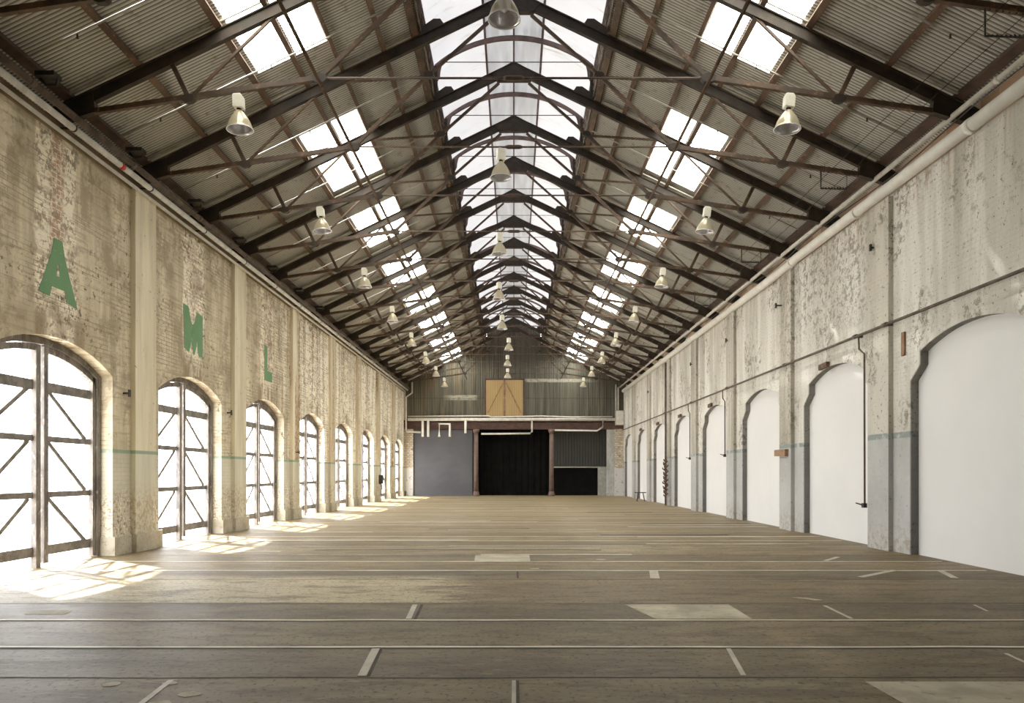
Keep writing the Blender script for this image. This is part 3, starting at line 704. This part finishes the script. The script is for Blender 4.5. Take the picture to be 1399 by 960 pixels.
# ------------------------------------------------------------------ pendant lamps (origin at the hook under the chord)
def make_lamp():
    t = empty('pendant_lamp')
    bm = B(); tube(bm, [(0,0,0.0),(0.0,0,-0.04)], 0.008, 6); tube(bm, [(-0.03,0,-0.04),(0.03,0,-0.04)], 0.010, 6); obj('hook', bm, MT['black'], t)
    bm = B(); prism(bm, [(-0.085,-0.075,-0.05),(-0.06,-0.075,-0.03),(0.05,-0.075,-0.03),(0.085,-0.075,-0.07),(0.085,-0.075,-0.27),(-0.085,-0.075,-0.25)], (0,0.15,0))
    bmesh.ops.bevel(bm, geom=bm.edges[:], offset=0.008, segments=1, affect='EDGES'); bx = obj('ballast_box', bm, MT['lampbox'], t)
    bm = B(); lathe(bm, [(0.0,-0.24),(0.042,-0.25),(0.042,-0.275),(0.036,-0.28),(0.036,-0.31),(0.055,-0.32)], n=14); obj('neck', bm, MT['black'], t)
    prof = [(0.050,-0.30),(0.070,-0.325),(0.105,-0.37),(0.145,-0.43),(0.180,-0.50),(0.202,-0.57),(0.212,-0.615),(0.222,-0.625)]
    bm = B(); lathe(bm, prof, n=24); rf = obj('reflector', bm, MT['reflector'], t)
    bm = B(); lathe(bm, [(0.0,-0.33)] + [(r-0.008, z-0.006) for (r, z) in prof[1:-1]] + [(0.216,-0.622)], n=24); obj('reflector_lining', bm, MT['reflector_in'], rf)
    bm = B(); tube(bm, [(0.222*math.cos(a),0.222*math.sin(a),-0.625) for a in [k*math.pi/14 for k in range(29)]], 0.006, 6, False); obj('rim', bm, MT['bulb'], rf)
    bm = B(); lathe(bm, [(0.03,-0.33),(0.035,-0.38),(0.055,-0.44),(0.050,-0.49),(0.02,-0.52),(0.0,-0.525)], n=12); obj('bulb', bm, MT['bulb'], t)
    return t
l0 = make_lamp(); used = False
for i, k in enumerate(range(-2, 13, 2)):
    for s, nm in ((-1,'left'),(1,'right')):
        x = 4.73; h = 6.78 - 0.61*(x-3.33)/4.12 - 0.05
        o = dup(l0, (0,0,0)) if used else l0
        used = True
        o.location = (s*x, TY[k], h+HY)
        o.rotation_euler = (random.uniform(-.05,.05), s*0.06+random.uniform(-.05,.05), 0)
        tag(o, 'bell-shaped pendant lamp on the %s side of the trusses, %s to the camera' % (nm, ORD[i]), 'lamp', 'pendant lamps under the %s roof slope' % nm)
for i, k in enumerate(range(-3, 12, 2)):
    o = dup(l0, (0,0,0)); 
    o.location = ((-0.13,-0.27,-0.40,-0.52,-0.50,-0.25,-0.36,-0.40)[i], TY[k], 6.765+HY); o.rotation_euler = (0,0,0.3)
    tag(o, 'bell-shaped pendant lamp hanging from a tie rod under the lantern, %s to the camera' % ORD[i], 'lamp', 'pendant lamps along the middle')

# ------------------------------------------------------------------ left doors
XD = -W - 0.30
def door(n, c):
    root = struct(empty('door_%d' % n, (XD, c, 0)))
    def arch_strip(bm, o0, o1, dep, inner=0.0):
        """frame following the arch between offsets o0 (outer) and o1"""
        N = 24; prev = None
        path0 = [(-HL+o0, 0.0)] ; path1 = [(-HL+o1, 0.0)]
        for k in range(N+1):
            f = -1 + 2*k/N
            path0.append((f*(HL-o0), arch_z(f*(HL-o0))-o0)); path1.append((f*(HL-o1), arch_z(f*(HL-o1))-o1))
        path0.append((HL-o0, 0.0)); path1.append((HL-o1, 0.0))
        for a, b in zip(path0, path1):
            cur = [bm.verts.new(p) for p in ((-dep/2,a[0],a[1]),(dep/2,a[0],a[1]),(dep/2,b[0],b[1]),(-dep/2,b[0],b[1]))]
            if prev:
                for i in range(4): bm.faces.new((prev[i], prev[(i+1)%4], cur[(i+1)%4], cur[i]))
            prev = cur
    bm = B(); arch_strip(bm, 0.0, 0.12, 0.14); obj('door_frame', bm, MT['frame'], root)
    for s in (-1, 1):
        i0, i1 = 0.045, HL - 0.13          # meeting stile .. hanging stile (distance from centre)
        bm = B()
        def zt(u): return arch_z(u) - 0.13
        # stiles
        box(bm, (-0.04, s*i0, 0.0 if s < 0 else 0.06), (0.05, s*(i0+0.12), zt(0.1)-0.01))
        box(bm, (-0.04, s*(i1-0.09), 0.03), (0.04, s*i1, zt(i1)+0.02))
        # arched head
        prev = None
        for k in range(13):
            u = i0 + (i1-i0)*k/12
            cur = [bm.verts.new(p) for p in ((-0.04,s*u,zt(u)),(0.04,s*u,zt(u)),(0.04,s*u,zt(u)-0.11),(-0.04,s*u,zt(u)-0.11))]
            if prev:
                for i in range(4): bm.faces.new((prev[i], prev[(i+1)%4], cur[(i+1)%4], cur[i]))
            prev = cur
        leaf = obj('door_leaf', bm, MT['frame'], root)
        for z, w in ((3.10,0.17),(2.20,0.105),(1.23,0.105),(0.27,0.17)):
            bm = B(); box(bm, (-0.06, s*(i0+0.1), z-w/2), (-0.01, s*(i1-0.07), z+w/2)); obj('door_rail', bm, MT['brace'], leaf)
        for (za, zb) in ((3.05,2.24),(2.16,1.28),(1.18,0.32)):
            bm = B(); bar(bm, (-0.035, s*(i0+0.20), za), (-0.035, s*(i1-0.22), zb), 0.075, 0.03, (1,0,0)); obj('door_brace', bm, MT['brace'], leaf)
        bm = B(); vs = [bm.verts.new((-0.07, s*u, z)) for (u, z) in [(i0+0.1, 0.10), (i1-0.08, 0.10)] + [(i0+0.1 + (i1-0.18-i0)*(1-k/10), zt(i0+0.1 + (i1-0.18-i0)*(1-k/10))-0.08) for k in range(11)]]
        bm.faces.new(vs); obj('mesh_screen', bm, MT['screen'], leaf)
    return root
for j, c in enumerate(LC): door(j+1, c)

# ------------------------------------------------------------------ right infill panels
for j, c in enumerate(RC):
    bm = B(); o = right_outline(c)
    prism(bm, [(W+0.1705, y + (0.04 if y > c else -0.04), z+(0.05 if z > 0 else 0)) for (y, z) in o], (0.03,0,0))
    tag(obj('infill_panel', bm, MT['panel']), 'white board panel filling an arch of the right wall, %s to the camera' % ORD[j], 'wall panel', 'white panels in the right-hand arches')

# ------------------------------------------------------------------ painted letters
def letter(name, polys, c, lab):
    bm = B()
    for poly in polys: prism(bm, [(-W+0.001, c+u, z) for (u, z) in poly], (0.005,0,0))
    tag(obj(name, bm, MT['letter']), lab, 'painted letter', 'green letters on the left wall')
letter('painted_letter', [[(-0.11,5.60),(0.12,5.60),(0.20,5.30),(0.025,5.16),(-0.015,5.16),(-0.19,5.30)],
        [(-0.19,5.30),(-0.015,5.16),(-0.03,5.04),(-0.04,4.97),(-0.17,4.76),(-0.22,4.58),(-0.52,4.60)],
        [(0.20,5.30),(0.56,4.52),(0.24,4.58),(0.19,4.76),(0.05,4.97),(0.04,5.04),(0.025,5.16)],
        [(-0.04,4.97),(0.05,4.97),(0.19,4.76),(-0.17,4.76)]], 12.52, 'faded green capital letter A painted above the nearest left arch')
letter('painted_letter', [[(-0.52,5.62),(-0.24,5.60),(-0.10,5.28),(-0.02,5.20),(-0.12,4.70),(-0.20,4.52),(-0.24,4.52),(-0.46,4.58)],
        [(-0.02,5.20),(0.10,5.28),(0.24,5.56),(0.56,5.52),(0.56,4.50),(0.34,4.48),(0.26,4.62),(0.25,4.90),(0.20,4.70),(0.10,4.50),(0.02,4.50),(-0.08,4.80)]], 17.78, 'faded green capital letter M painted above the second left arch')
letter('painted_letter', [[(-0.36,5.62),(-0.10,5.62),(-0.10,4.84),(0.36,4.84),(0.36,4.52),(-0.36,4.52)]], 23.25, 'faded green capital letter L painted above the third left arch')

# ------------------------------------------------------------------ left wall pipes
t = empty('eave_pipe', (-7.42, 6.5, 7.62))
bm = B(); tube(bm, [(0,0,0),(0,END-6.6,0)], 0.062, 12); obj('pipe', bm, MT['pipe_dark'], t)
for y in [4.7+3.0*i for i in range(13)]:
    bm = B(); tube(bm, [(0,y,0),(0,y+0.10,0)], 0.074, 12); obj('coupling', bm, MT['pipe_dark'], t)
tag(t, 'dark brown pipe along the eave of the left wall', 'pipe')
t = empty('conduit', (-7.53, 6.5, 7.50))
bm = B(); tube(bm, [(0,0,0),(0,END-6.7,0)], 0.055, 12); obj('pipe', bm, MT['conduit'], t)
for y in [3.35+2.65*i for i in range(15)]:
    bm = B(); tube(bm, [(0,y,0),(0,y+0.035,0)], 0.062, 12); box(bm, (-0.22,y,-0.015),(0,y+0.035,0.015)); obj('clip', bm, MT['black'], t)
bm = B(); tube(bm, [(0,7.5,-0.002),(0,7.62,-0.002)], 0.057, 12); obj('label_band', bm, MT['red'], t)
tag(t, 'silver-white conduit clipped along the top of the left wall', 'conduit')
bm = B(); tube(bm, [(-7.655, 6.5, 7.38),(-7.655, END-0.4, 7.38)], 0.035, 10)
tag(obj('conduit', bm, MT['pipe_light']), 'slimmer grey conduit under the silver one on the left wall', 'conduit')
def eave_bracket(y, i):
    t = empty('eave_bracket', (-7.26, y, 7.69))
    bm = B(); box(bm, (-0.14,-0.10,0.06),(0.16,0.10,0.13)); obj('plate', bm, MT['black'], t)
    bm = B(); tube(bm, [(-0.12,0,0.06),(-0.05,0.05,-0.02),(0.08,0.08,0.0),(0.16,0.02,0.08),(0.10,-0.08,0.13)], 0.022, 8); obj('hook', bm, MT['black'], t)
    tag(t, 'small black hooked bracket above the left eave pipe, %s to the camera' % ORD[i], 'bracket', 'black brackets on the left eave')
for i in range(7): eave_bracket(11.4 + 2.65*i, i)

# small things on the left wall
def stub(x, y, z, dx, lab, nm='wall_peg'):
    s = 1 if dx > 0 else -1
    t = empty(nm, (x, y, z))
    bm = B(); tube(bm, [(0,0,0),(dx,0,0)], 0.022, 8); obj('shank', bm, MT['black'], t)
    bm = B(); box(bm, (dx*0.9,-0.03,-0.07),(dx*1.15,0.03,0.07)); obj('head', bm, MT['black'], t)
    tag(t, lab, 'peg', 'iron pegs on the walls')
stub(-W, 14.62, 3.20, 0.12, 'dark iron peg on the left wall beside the nearest arch')
stub(-W, 19.9, 3.25, 0.12, 'dark iron peg on the left wall beside the second arch')
stub(-W+0.10, 25.9, 2.35, 0.12, 'dark iron peg on the third pilaster of the left wall')
for i, (x, y) in enumerate([(1197,345),(1072,421),(995,467),(946,499),(893,536)]):
    Y = (16.02, 21.4, 26.7, 32.0, 42.1)[i]
    stub(W-0.10 if i in (1,) else W, Y - 0.35, 1.6+(646.5-y)*Y/1000, -0.16, 'dark iron peg high on the right wall, %s to the camera' % ORD[i])
t = empty('fire_hose_cabinet', (-W+0.101, 41.83, 0.9))
bm = B(); box(bm, (0,-0.16,0.10),(0.22,0.16,0.62)); bmesh.ops.bevel(bm, geom=bm.edges[:], offset=0.02, segments=1, affect='EDGES'); obj('box', bm, MT['black'], t)
bm = B(); tube(bm, [(0.12,0,0.12),(0.16,0.06,-0.1),(0.10,0.02,-0.3),(0.14,-0.06,-0.45),(0.1,0.0,-0.55)], 0.03, 8); obj('cable', bm, MT['black'], t)
tag(t, 'dark wall box with a dangling cable far along the left wall', 'wall box')

# ------------------------------------------------------------------ right wall pipes
t = empty('wall_pipe', (W-0.14, 6.0, 7.42))
bm = B(); tube(bm, [(0,0,0),(0,13.9,0.02),(0.0,14.3,-0.03),(0,END-6.8,-0.05)], 0.115, 14); obj('pipe', bm, MT['pipe_white'], t)
for y in (6.2, 10.3, 14.1, 20.0, 26.0, 32.0):
    bm = B(); tube(bm, [(0,y,0),(0,y+0.12,0)], 0.132, 14); obj('collar', bm, MT['pipe_white'], t)
tag(t, 'thick off-white pipe along the top of the right wall', 'pipe')
t = empty('eave_pipe', (W-0.30, 6.0, 7.70))
bm = B(); tube(bm, [(0,0,0),(0,END-6.2,0)], 0.048, 12); obj('pipe', bm, MT['pipe_light'], t)
for y in (5.3, 10.6, 15.9, 21.2, 26.5, 31.8):
    bm = B(); tube(bm, [(0,y,0),(0,y+0.08,0)], 0.058, 12); obj('coupling', bm, MT['pipe_light'], t)
tag(t, 'thin pale pipe under the eave above the thick right-hand pipe', 'pipe')
bm = B(); pts = [(W-0.285, 9.5, 7.60)]
for k in range(30): pts.append((W-0.285-0.008*math.sin(k*1.3), 10.0+0.9*k, 7.555 + 0.06*math.sin(k*0.9)))
tube(bm, pts, 0.012, 6); tag(obj('cable', bm, MT['black']), 'thin black cable drooping along the thick pipe on the right wall', 'cable')
t = empty('wall_pipe', (W-0.16, 9.0, 4.66))
bm = B(); tube(bm, [(0,-11.5,0.0),(0,END-9.4,-0.02)], 0.030, 10); obj('pipe', bm, MT['pipe_dark'], t)
for y in (6.0, 7.3, 11.6, 17.2, 22.5, 28.0):
    bm = B(); tube(bm, [(0,y,0),(0,y+0.16,0)], 0.046, 10); box(bm, (0,y+0.05,-0.03),(0.16,y+0.10,0.03)); obj('clip', bm, MT['pipe_dark'], t)
tag(t, 'slim brown horizontal pipe running along the middle of the right wall', 'pipe')
def drop(y, z0, z1, lab, r=0.022):
    t = empty('drop_pipe', (W-0.14, y, z1))
    bm = B(); tube(bm, [(0,-0.0+0.25,z0-z1),(0,0.22,z0-z1-0.28),(0.02,0.02,z0-z1-0.42),(0.02,0,0)], r, 8); obj('pipe', bm, MT['pipe_dark'], t)
    bm = B(); box(bm, (-0.03,-0.05,0.0),(0.05,0.05,0.10)); obj('end_box', bm, MT['black'], t)
    bm = B(); tube(bm, [(0,0.0,0.05),(-0.12,0.12,0.10)], 0.016, 6); obj('lever', bm, MT['black'], t)
    tag(t, lab, 'pipe', 'drop pipes on the right wall')
drop(16.02, 4.64, 0.85, 'slim brown drop pipe beside the second arch on the right wall')
drop(26.62, 4.64, 2.2, 'slim brown drop pipe beside the fourth arch on the right wall')
drop(31.92, 4.64, 2.2, 'slim brown drop pipe beside the fifth arch on the right wall')
bm = B(); tube(bm, [(W-0.18, 36.75, 7.15),(W-0.18, 36.75, 0.0)], 0.05, 10)
tag(obj('downpipe', bm, MT['pipe_dark']), 'dark brown downpipe on a far pilaster of the right wall', 'pipe')
t = empty('hanging_chain', (W-0.24, 36.38, 0.5))
bm = B()
for k in range(26):
    z = 1.75*k/25; a = k*1.9
    tube(bm, [(0.05*math.sin(a)+0.07*math.cos(q)-0.03, 0.10*math.cos(a*0.7)+0.09*math.sin(q), z+0.05*math.cos(q*2)) for q in [w*math.pi/4 for w in range(9)]], 0.026, 6)
obj('coils', bm, MT['chain'], t)
bm = B(); tube(bm, [(0,0,1.72),(0.0,-0.05,1.95),(0.02,0.12,2.02),(0.04,0.2,1.9)], 0.022, 6); obj('hook', bm, MT['black'], t)
tag(t, 'rusty coiled chain hanging beside the dark downpipe on the right wall', 'chain')
t = empty('trestle', (7.25, 42.0, 0))
bm = B(); bar(bm, (-0.32,0,0.50),(0.34,0.0,0.50), 0.06, 0.05, (0,0,1)); obj('top', bm, MT['black'], t)
for dx in (-0.12, 0.16):
    bm = B(); bar(bm, (dx,0,0.48),(dx+(0.1 if dx > 0 else -0.06),0.0,0.0), 0.05, 0.05); obj('leg', bm, MT['black'], t)
tag(t, 'small black metal trestle standing by the far right wall', 'trestle')
bm = B(); prism(bm, [(W-0.20, 20.95+u, 1.6+v) for (u, v) in ((-0.42,0.48),(0.42,0.50),(0.42,0.68),(-0.42,0.68))], (0.11,0,0))
tag(obj('timber_block', bm, MT['plank']), 'brown timber block fixed across a grey pilaster on the right wall', 'timber block')
bm = B(); prism(bm, [(W-0.04, 14.62+u, z) for (u, z) in ((-0.06,3.95),(0.05,3.95),(0.05,4.42),(-0.06,4.42))], (0.05,0,0))
tag(obj('rusty_plate', bm, MT['plank']), 'upright rusty plate on the right wall beside the nearest arch', 'plate')
for i, (c, lab) in enumerate([(RC[1],'second'),(RC[3],'fourth'),(RC[4],'fifth'),(RC[5],'sixth'),(RC[6],'seventh')]):
    bm = B(); yy = c + 0.45; z = 4.25
    prism(bm, [(W-0.09, yy-0.24, z-0.02),(W-0.09, yy+0.24, z-0.04),(W-0.09, yy+0.24, z+0.09),(W-0.09, yy-0.24, z+0.11)], (0.08,0,0))
    tag(obj('wall_plaque', bm, MT['chain']), 'small dark plaque above the %s arch of the right wall' % lab, 'plaque', 'dark plaques above the right arches')
for i, k in enumerate((-3,-1,1,3,5)):
    t = empty('wire_hanger', (6.65, TY[k], 7.50))
    zt = 0.40
    bm = B()
    tube(bm, [(-0.27,0,zt+0.05),(-0.27,0,0.02),(0.27,0,0.0),(0.27,0,zt)], 0.017, 6); obj('wire_frame', bm, MT['black'], t)
    bm = B()
    for q in range(9): tube(bm, [(-0.24+0.06*q,-0.02,0.0),(-0.22+0.06*q,0.02,0.05),(-0.20+0.06*q,0,0.01)], 0.011, 5)
    for q in range(10): tube(bm, [(-0.22+0.09*q,-0.02,zt-0.04-0.012*q),(-0.18+0.09*q,0.03,zt+0.10-0.02*q),(-0.13+0.09*q,-0.02,zt-0.02-0.012*q)], 0.014, 5)
    obj('barbs', bm, MT['black'], t)
    tag(t, 'black rectangular wire hanger below the right end of a truss, %s to the camera' % ORD[i], 'wire hanger', 'wire hangers under the right-hand truss ends')
for i, x in enumerate((6.55, 6.95)):
    bm = B(); tube(bm, [(x, 9.6, 7.86 - 0.03*i), (x, END-0.2, 7.86 - 0.03*i)], 0.006, 5)
    tag(obj('overhead_wire', bm, MT['black']), ('thin black wire strung along the right truss ends, nearer the lamps','thin black wire strung along the right truss ends, nearer the wall')[i], 'wire')

# ------------------------------------------------------------------ end wall
def corr(bm, x0, x1, y, zb, zt, per, amp):
    n = int((x1-x0)/per*4); prev = None
    for k in range(n+1):
        x = x0 + (x1-x0)*k/n; d = amp*math.cos(2*math.pi*k/4)
        cur = [bm.verts.new((x, y+d, zb)), bm.verts.new((x, y+d, zt(x)))]
        if prev: f = bm.faces.new((prev[0], cur[0], cur[1], prev[1])); f.smooth = True
        prev = cur
def gz(x): return (zr(x)+SH if abs(x) > LX else lz(x)+0.12)
bm = B(); corr(bm, -W-0.3, W+0.3, END+0.04, 5.35, gz, 0.16, 0.02); struct(obj('wall_end', bm, MT['endcorr']))
wend = bpy.data.objects['wall_end']
for s in (-1, 1):
    bm = B(); box(bm, (s*7.15, END-0.05, 0), (s*(W+0.2), END+0.6, 4.75)); obj('brick_nib', bm, MT['nib'], wend)
bm = B(); box(bm, (-W, END+0.0, 4.74), (W, END+0.35, 5.22)); tag(obj('steel_beam', bm, MT['beam']), 'oxide red steel beam across the end wall above the openings', 'beam')
bm = B(); box(bm, (-W, END-0.12, 5.24), (W, END+0.3, 5.36)); tag(obj('ledge_beam', bm, MT['eave']), 'dark ledge under the corrugated cladding of the end wall', 'beam')
for s, nm in ((-1,'left'),(1,'right')):
    t = empty('iron_column', (s*2.67, END-0.15, 0))
    bm = B(); tube(bm, [(0,0,0.3),(0,0,4.5)], [0.165,0.145], 16); obj('shaft', bm, MT['column'], t)
    bm = B(); lathe(bm, [(0.0,0),(0.24,0),(0.24,0.16),(0.20,0.20),(0.20,0.30),(0.17,0.33),(0.0,0.33)], n=16); obj('base', bm, MT['column'], t)
    bm = B(); lathe(bm, [(0.0,4.44),(0.15,4.44),(0.23,4.60),(0.23,4.735),(0.0,4.735)], n=16); obj('capital', bm, MT['column'], t)
    tag(t, 'brown cast iron column at the %s side of the black opening' % nm, 'column', 'cast iron columns in the end wall')
bm = B(); box(bm, (-7.15, END+0.10, 0), (-2.95, END+0.16, 4.70)); tag(obj('partition_panel', bm, MT['greypanel']), 'slate grey partition panel filling the left opening of the end wall', 'panel')
bm = B(); box(bm, (-2.9, END+0.12, 0), (-2.72, END+0.3, 4.72)); tag(obj('door_post', bm, MT['black']), 'black post between the grey panel and the left iron column', 'post')
bm = B(); n = 80; prev = None
for k in range(n+1):
    x = -2.6 + 5.2*k/n; d = 0.04*math.sin(k*0.9)
    cur = [bm.verts.new((x, END+1.2+d, 0.02)), bm.verts.new((x, END+1.2+d, 4.73))]
    if prev: f = bm.faces.new((prev[0], cur[0], cur[1], prev[1])); f.smooth = True
    prev = cur
tag(obj('black_backdrop', bm, MT['backdrop']), 'black curtain standing in for the dark behind the middle opening of the end wall', 'backdrop')  # flat black sheet stands in for the unlit room beyond
bm = B(); corr(bm, 2.6, 7.2, END+0.9, 2.05, lambda x: 4.73, 0.2, 0.02); tag(obj('corrugated_screen', bm, MT['darkcorr']), 'charcoal corrugated screen in the right opening of the end wall', 'screen')
bm = B(); tube(bm, [(2.6, END+0.7, 2.05),(6.9, END+0.7, 2.05)], 0.05, 10); tag(obj('cross_rail', bm, MT['elec']), 'pale horizontal rail under the charcoal corrugated screen', 'rail')
bm = B(); box(bm, (2.6, END+1.3, 0), (7.2, END+1.35, 2.04)); tag(obj('black_backdrop', bm, MT['backdrop']), 'black backdrop for the dark below the corrugated screen in the right opening', 'backdrop')  # second black sheet, painting the darkness of the right opening
bm = B(); box(bm, (6.05, END+0.55, 0), (7.15, END+0.75, 2.04)); tag(obj('partition_panel', bm, MT['elec']), 'short grey panel beside the black backdrop in the right opening', 'panel')
bm = B(); box(bm, (6.62, END+0.02, 0), (7.15, END+0.3, 4.72)); obj('plastered_pier', bm, MT['plaster'], wend)
bm = B(); box(bm, (-W-0.3, END+1.6, 0), (W+0.3, END+1.7, 5.5)); box(bm, (-W-0.3, END+0.3, 5.3), (W+0.3, END+1.7, 5.4)); struct(obj('trim_8', bm, MT['backdrop']))
# yellow loft doors
t = empty('loft_door', (-0.66, END-0.02, 5.60))
bm = B(); box(bm, (-1.42,-0.04,0),(-1.30,0.05,2.74)); box(bm, (1.30,-0.04,0),(1.42,0.05,2.74)); box(bm, (-1.42,-0.04,2.62),(1.42,0.05,2.74)); obj('door_frame', bm, MT['beam'], t)
for s in (-1, 1):
    bm = B(); box(bm, (s*0.02,-0.03,0.02),(s*1.30,0.03,2.62)); leaf = obj('door_leaf', bm, MT['yellow'], t)
    bm = B(); box(bm, (s*0.04,-0.06,1.30),(s*1.28,-0.03,1.42)); obj('door_rail', bm, MT['yellow'], leaf)
    bm = B(); bar(bm, (s*0.12,-0.045,2.4),(s*1.18,-0.045,0.3), 0.05, 0.03, (0,1,0)); obj('door_brace', bm, MT['plank'], leaf)
bm = B(); box(bm, (-0.08,-0.05,0.02),(0.08,-0.02,2.62)); obj('meeting_post', bm, MT['plank'], t)
tag(t, 'yellow timber double loft door high in the corrugated end wall', 'door')
# pipes on the end wall
bm = B(); tube(bm, [(-7.5, END-0.22, 5.42),(7.2, END-0.22, 5.42)], 0.10, 12); tag(obj('wall_pipe', bm, MT['pipe_light']), 'thick pale pipe across the end wall above the red beam', 'pipe')
bm = B(); tube(bm, [(-7.5, END-0.14, 5.64),(-1.8, END-0.14, 5.68),(-1.6, END-0.14, 5.60),(2.0, END-0.14, 5.66),(4.0, END-0.14, 5.60),(7.0, END-0.14, 5.62)], 0.045, 10); tag(obj('wall_pipe', bm, MT['pipe_light']), 'thin pale pipe above the thick one on the end wall', 'pipe')
for i, (x, zb) in enumerate([(-6.45,4.2),(-6.06,4.2),(-3.42,4.45)]):
    bm = B(); tube(bm, [(x, END-0.2, 5.36),(x, END-0.2, zb)], 0.085, 10)
    tag(obj('vent_pipe', bm, MT['pipe_white']), ('leftmost white pipe stub hanging before the grey panel','second white pipe stub from the left before the grey panel','rightmost white pipe stub before the grey panel')[i], 'pipe', 'white pipe stubs at the end wall')
bm = B(); tube(bm, [(-5.28, END-0.2, 4.2),(-5.28, END-0.2, 5.10),(-4.53, END-0.2, 5.10),(-4.53, END-0.2, 4.2)], 0.085, 10)
tag(obj('vent_pipe', bm, MT['pipe_white']), 'white upside-down U-shaped pipe before the grey panel', 'pipe', 'white pipe stubs at the end wall')
bm = B(); tube(bm, [(-7.2, END-0.18, 8.1),(-7.2, END-0.18, 7.3),(-7.62, END-0.25, 7.0),(-7.62, END-0.25, 4.62),(-7.55, END-0.25, 4.55),(-6.6, END-0.25, 4.5)], 0.06, 10)
tag(obj('downpipe', bm, MT['pipe_light']), 'pale downpipe in the far left corner turning along the beam', 'pipe')
bm = B(); tube(bm, [(-2.3, END-0.2, 4.40),(1.15, END-0.2, 4.42),(1.28, END-0.2, 4.55),(1.28, END-0.2, 5.33)], 0.06, 10)
tag(obj('wall_pipe', bm, MT['pipe_light']), 'pale pipe crossing the black opening and rising to the beam', 'pipe')
bm = B(); tube(bm, [(2.9, END-0.2, 4.66),(5.9, END-0.2, 4.62),(6.3, END-0.2, 4.9),(6.3, END-0.2, 5.33)], 0.06, 10)
tag(obj('wall_pipe', bm, MT['pipe_light']), 'pale pipe over the right opening curving up to the beam', 'pipe')
t = empty('electrical_cabinet', (7.45, END-0.30, 5.0))
bm = B(); box(bm, (-0.28,-0.12,0),(0.33,0.22,1.05)); obj('cabinet', bm, MT['elec'], t)
bm = B(); box(bm, (-0.24,-0.14,0.04),(0.29,-0.12,1.0)); obj('cabinet_door', bm, MT['pipe_light'], t)
tag(t, 'grey electrical cabinet in the upper right corner of the end wall', 'cabinet')
for i, x in enumerate((7.22, 7.38)):
    bm = B(); tube(bm, [(x, END-0.2, 6.06),(x, END-0.2, 7.9-0.2*i)], 0.04, 8)
    tag(obj('conduit', bm, MT['pipe_light']), ('left','right')[i] + ' of two pale conduits rising from the electrical cabinet', 'conduit')

# ------------------------------------------------------------------ light
world = bpy.data.worlds.new('world'); bpy.context.scene.world = world
world.use_nodes = True; nt = world.node_tree; nt.nodes.clear()
bg = nt.nodes.new('ShaderNodeBackground'); wo = nt.nodes.new('ShaderNodeOutputWorld')
bg.inputs[0].default_value = (1.0, 0.992, 0.978, 1); bg.inputs[1].default_value = 7.0
nt.links.new(bg.outputs[0], wo.inputs[0])
sd = bpy.data.lights.new('sun', 'SUN'); sd.energy = 18.0; sd.angle = 0.03; sd.color = (1.0, 0.96, 0.88)
so = bpy.data.objects.new('sun', sd); C.objects.link(so)
so.rotation_euler = Vector((2.7, -2.0, -3.8)).to_track_quat('-Z', 'Y').to_euler(); so.location = (-30, 40, 40)
for j, c in enumerate(LC):
    ld = bpy.data.lights.new('portal', 'AREA'); ld.shape = 'RECTANGLE'; ld.size = 3.9; ld.size_y = 3.4; ld.cycles.is_portal = True
    lo = bpy.data.objects.new('portal', ld); C.objects.link(lo); lo.location = (-W-0.5, c, 1.96)
    lo.rotation_euler = (0, -math.pi/2, 0)

# ------------------------------------------------------------------ camera
cd = bpy.data.cameras.new('camera'); cd.sensor_width = 36; cd.sensor_fit = 'HORIZONTAL'; cd.lens = 1000/1399*36
cd.shift_x = -2.5/1399; cd.shift_y = 166.5/1399; cd.clip_start = 0.05; cd.clip_end = 300
co = bpy.data.objects.new('camera', cd); C.objects.link(co); co.location = (0,0,HY); co.rotation_euler = (math.pi/2, 0, 0)
bpy.context.scene.camera = co
sc = bpy.context.scene
sc.view_settings.view_transform = 'Standard'; sc.view_settings.look = 'None'; sc.view_settings.exposure = 1.25; sc.view_settings.gamma = 1.2
sc.cycles.use_denoising = True; sc.cycles.max_bounces = 10; sc.cycles.diffuse_bounces = 8; sc.cycles.transparent_max_bounces = 12
sc.cycles.sample_clamp_indirect = 6.0
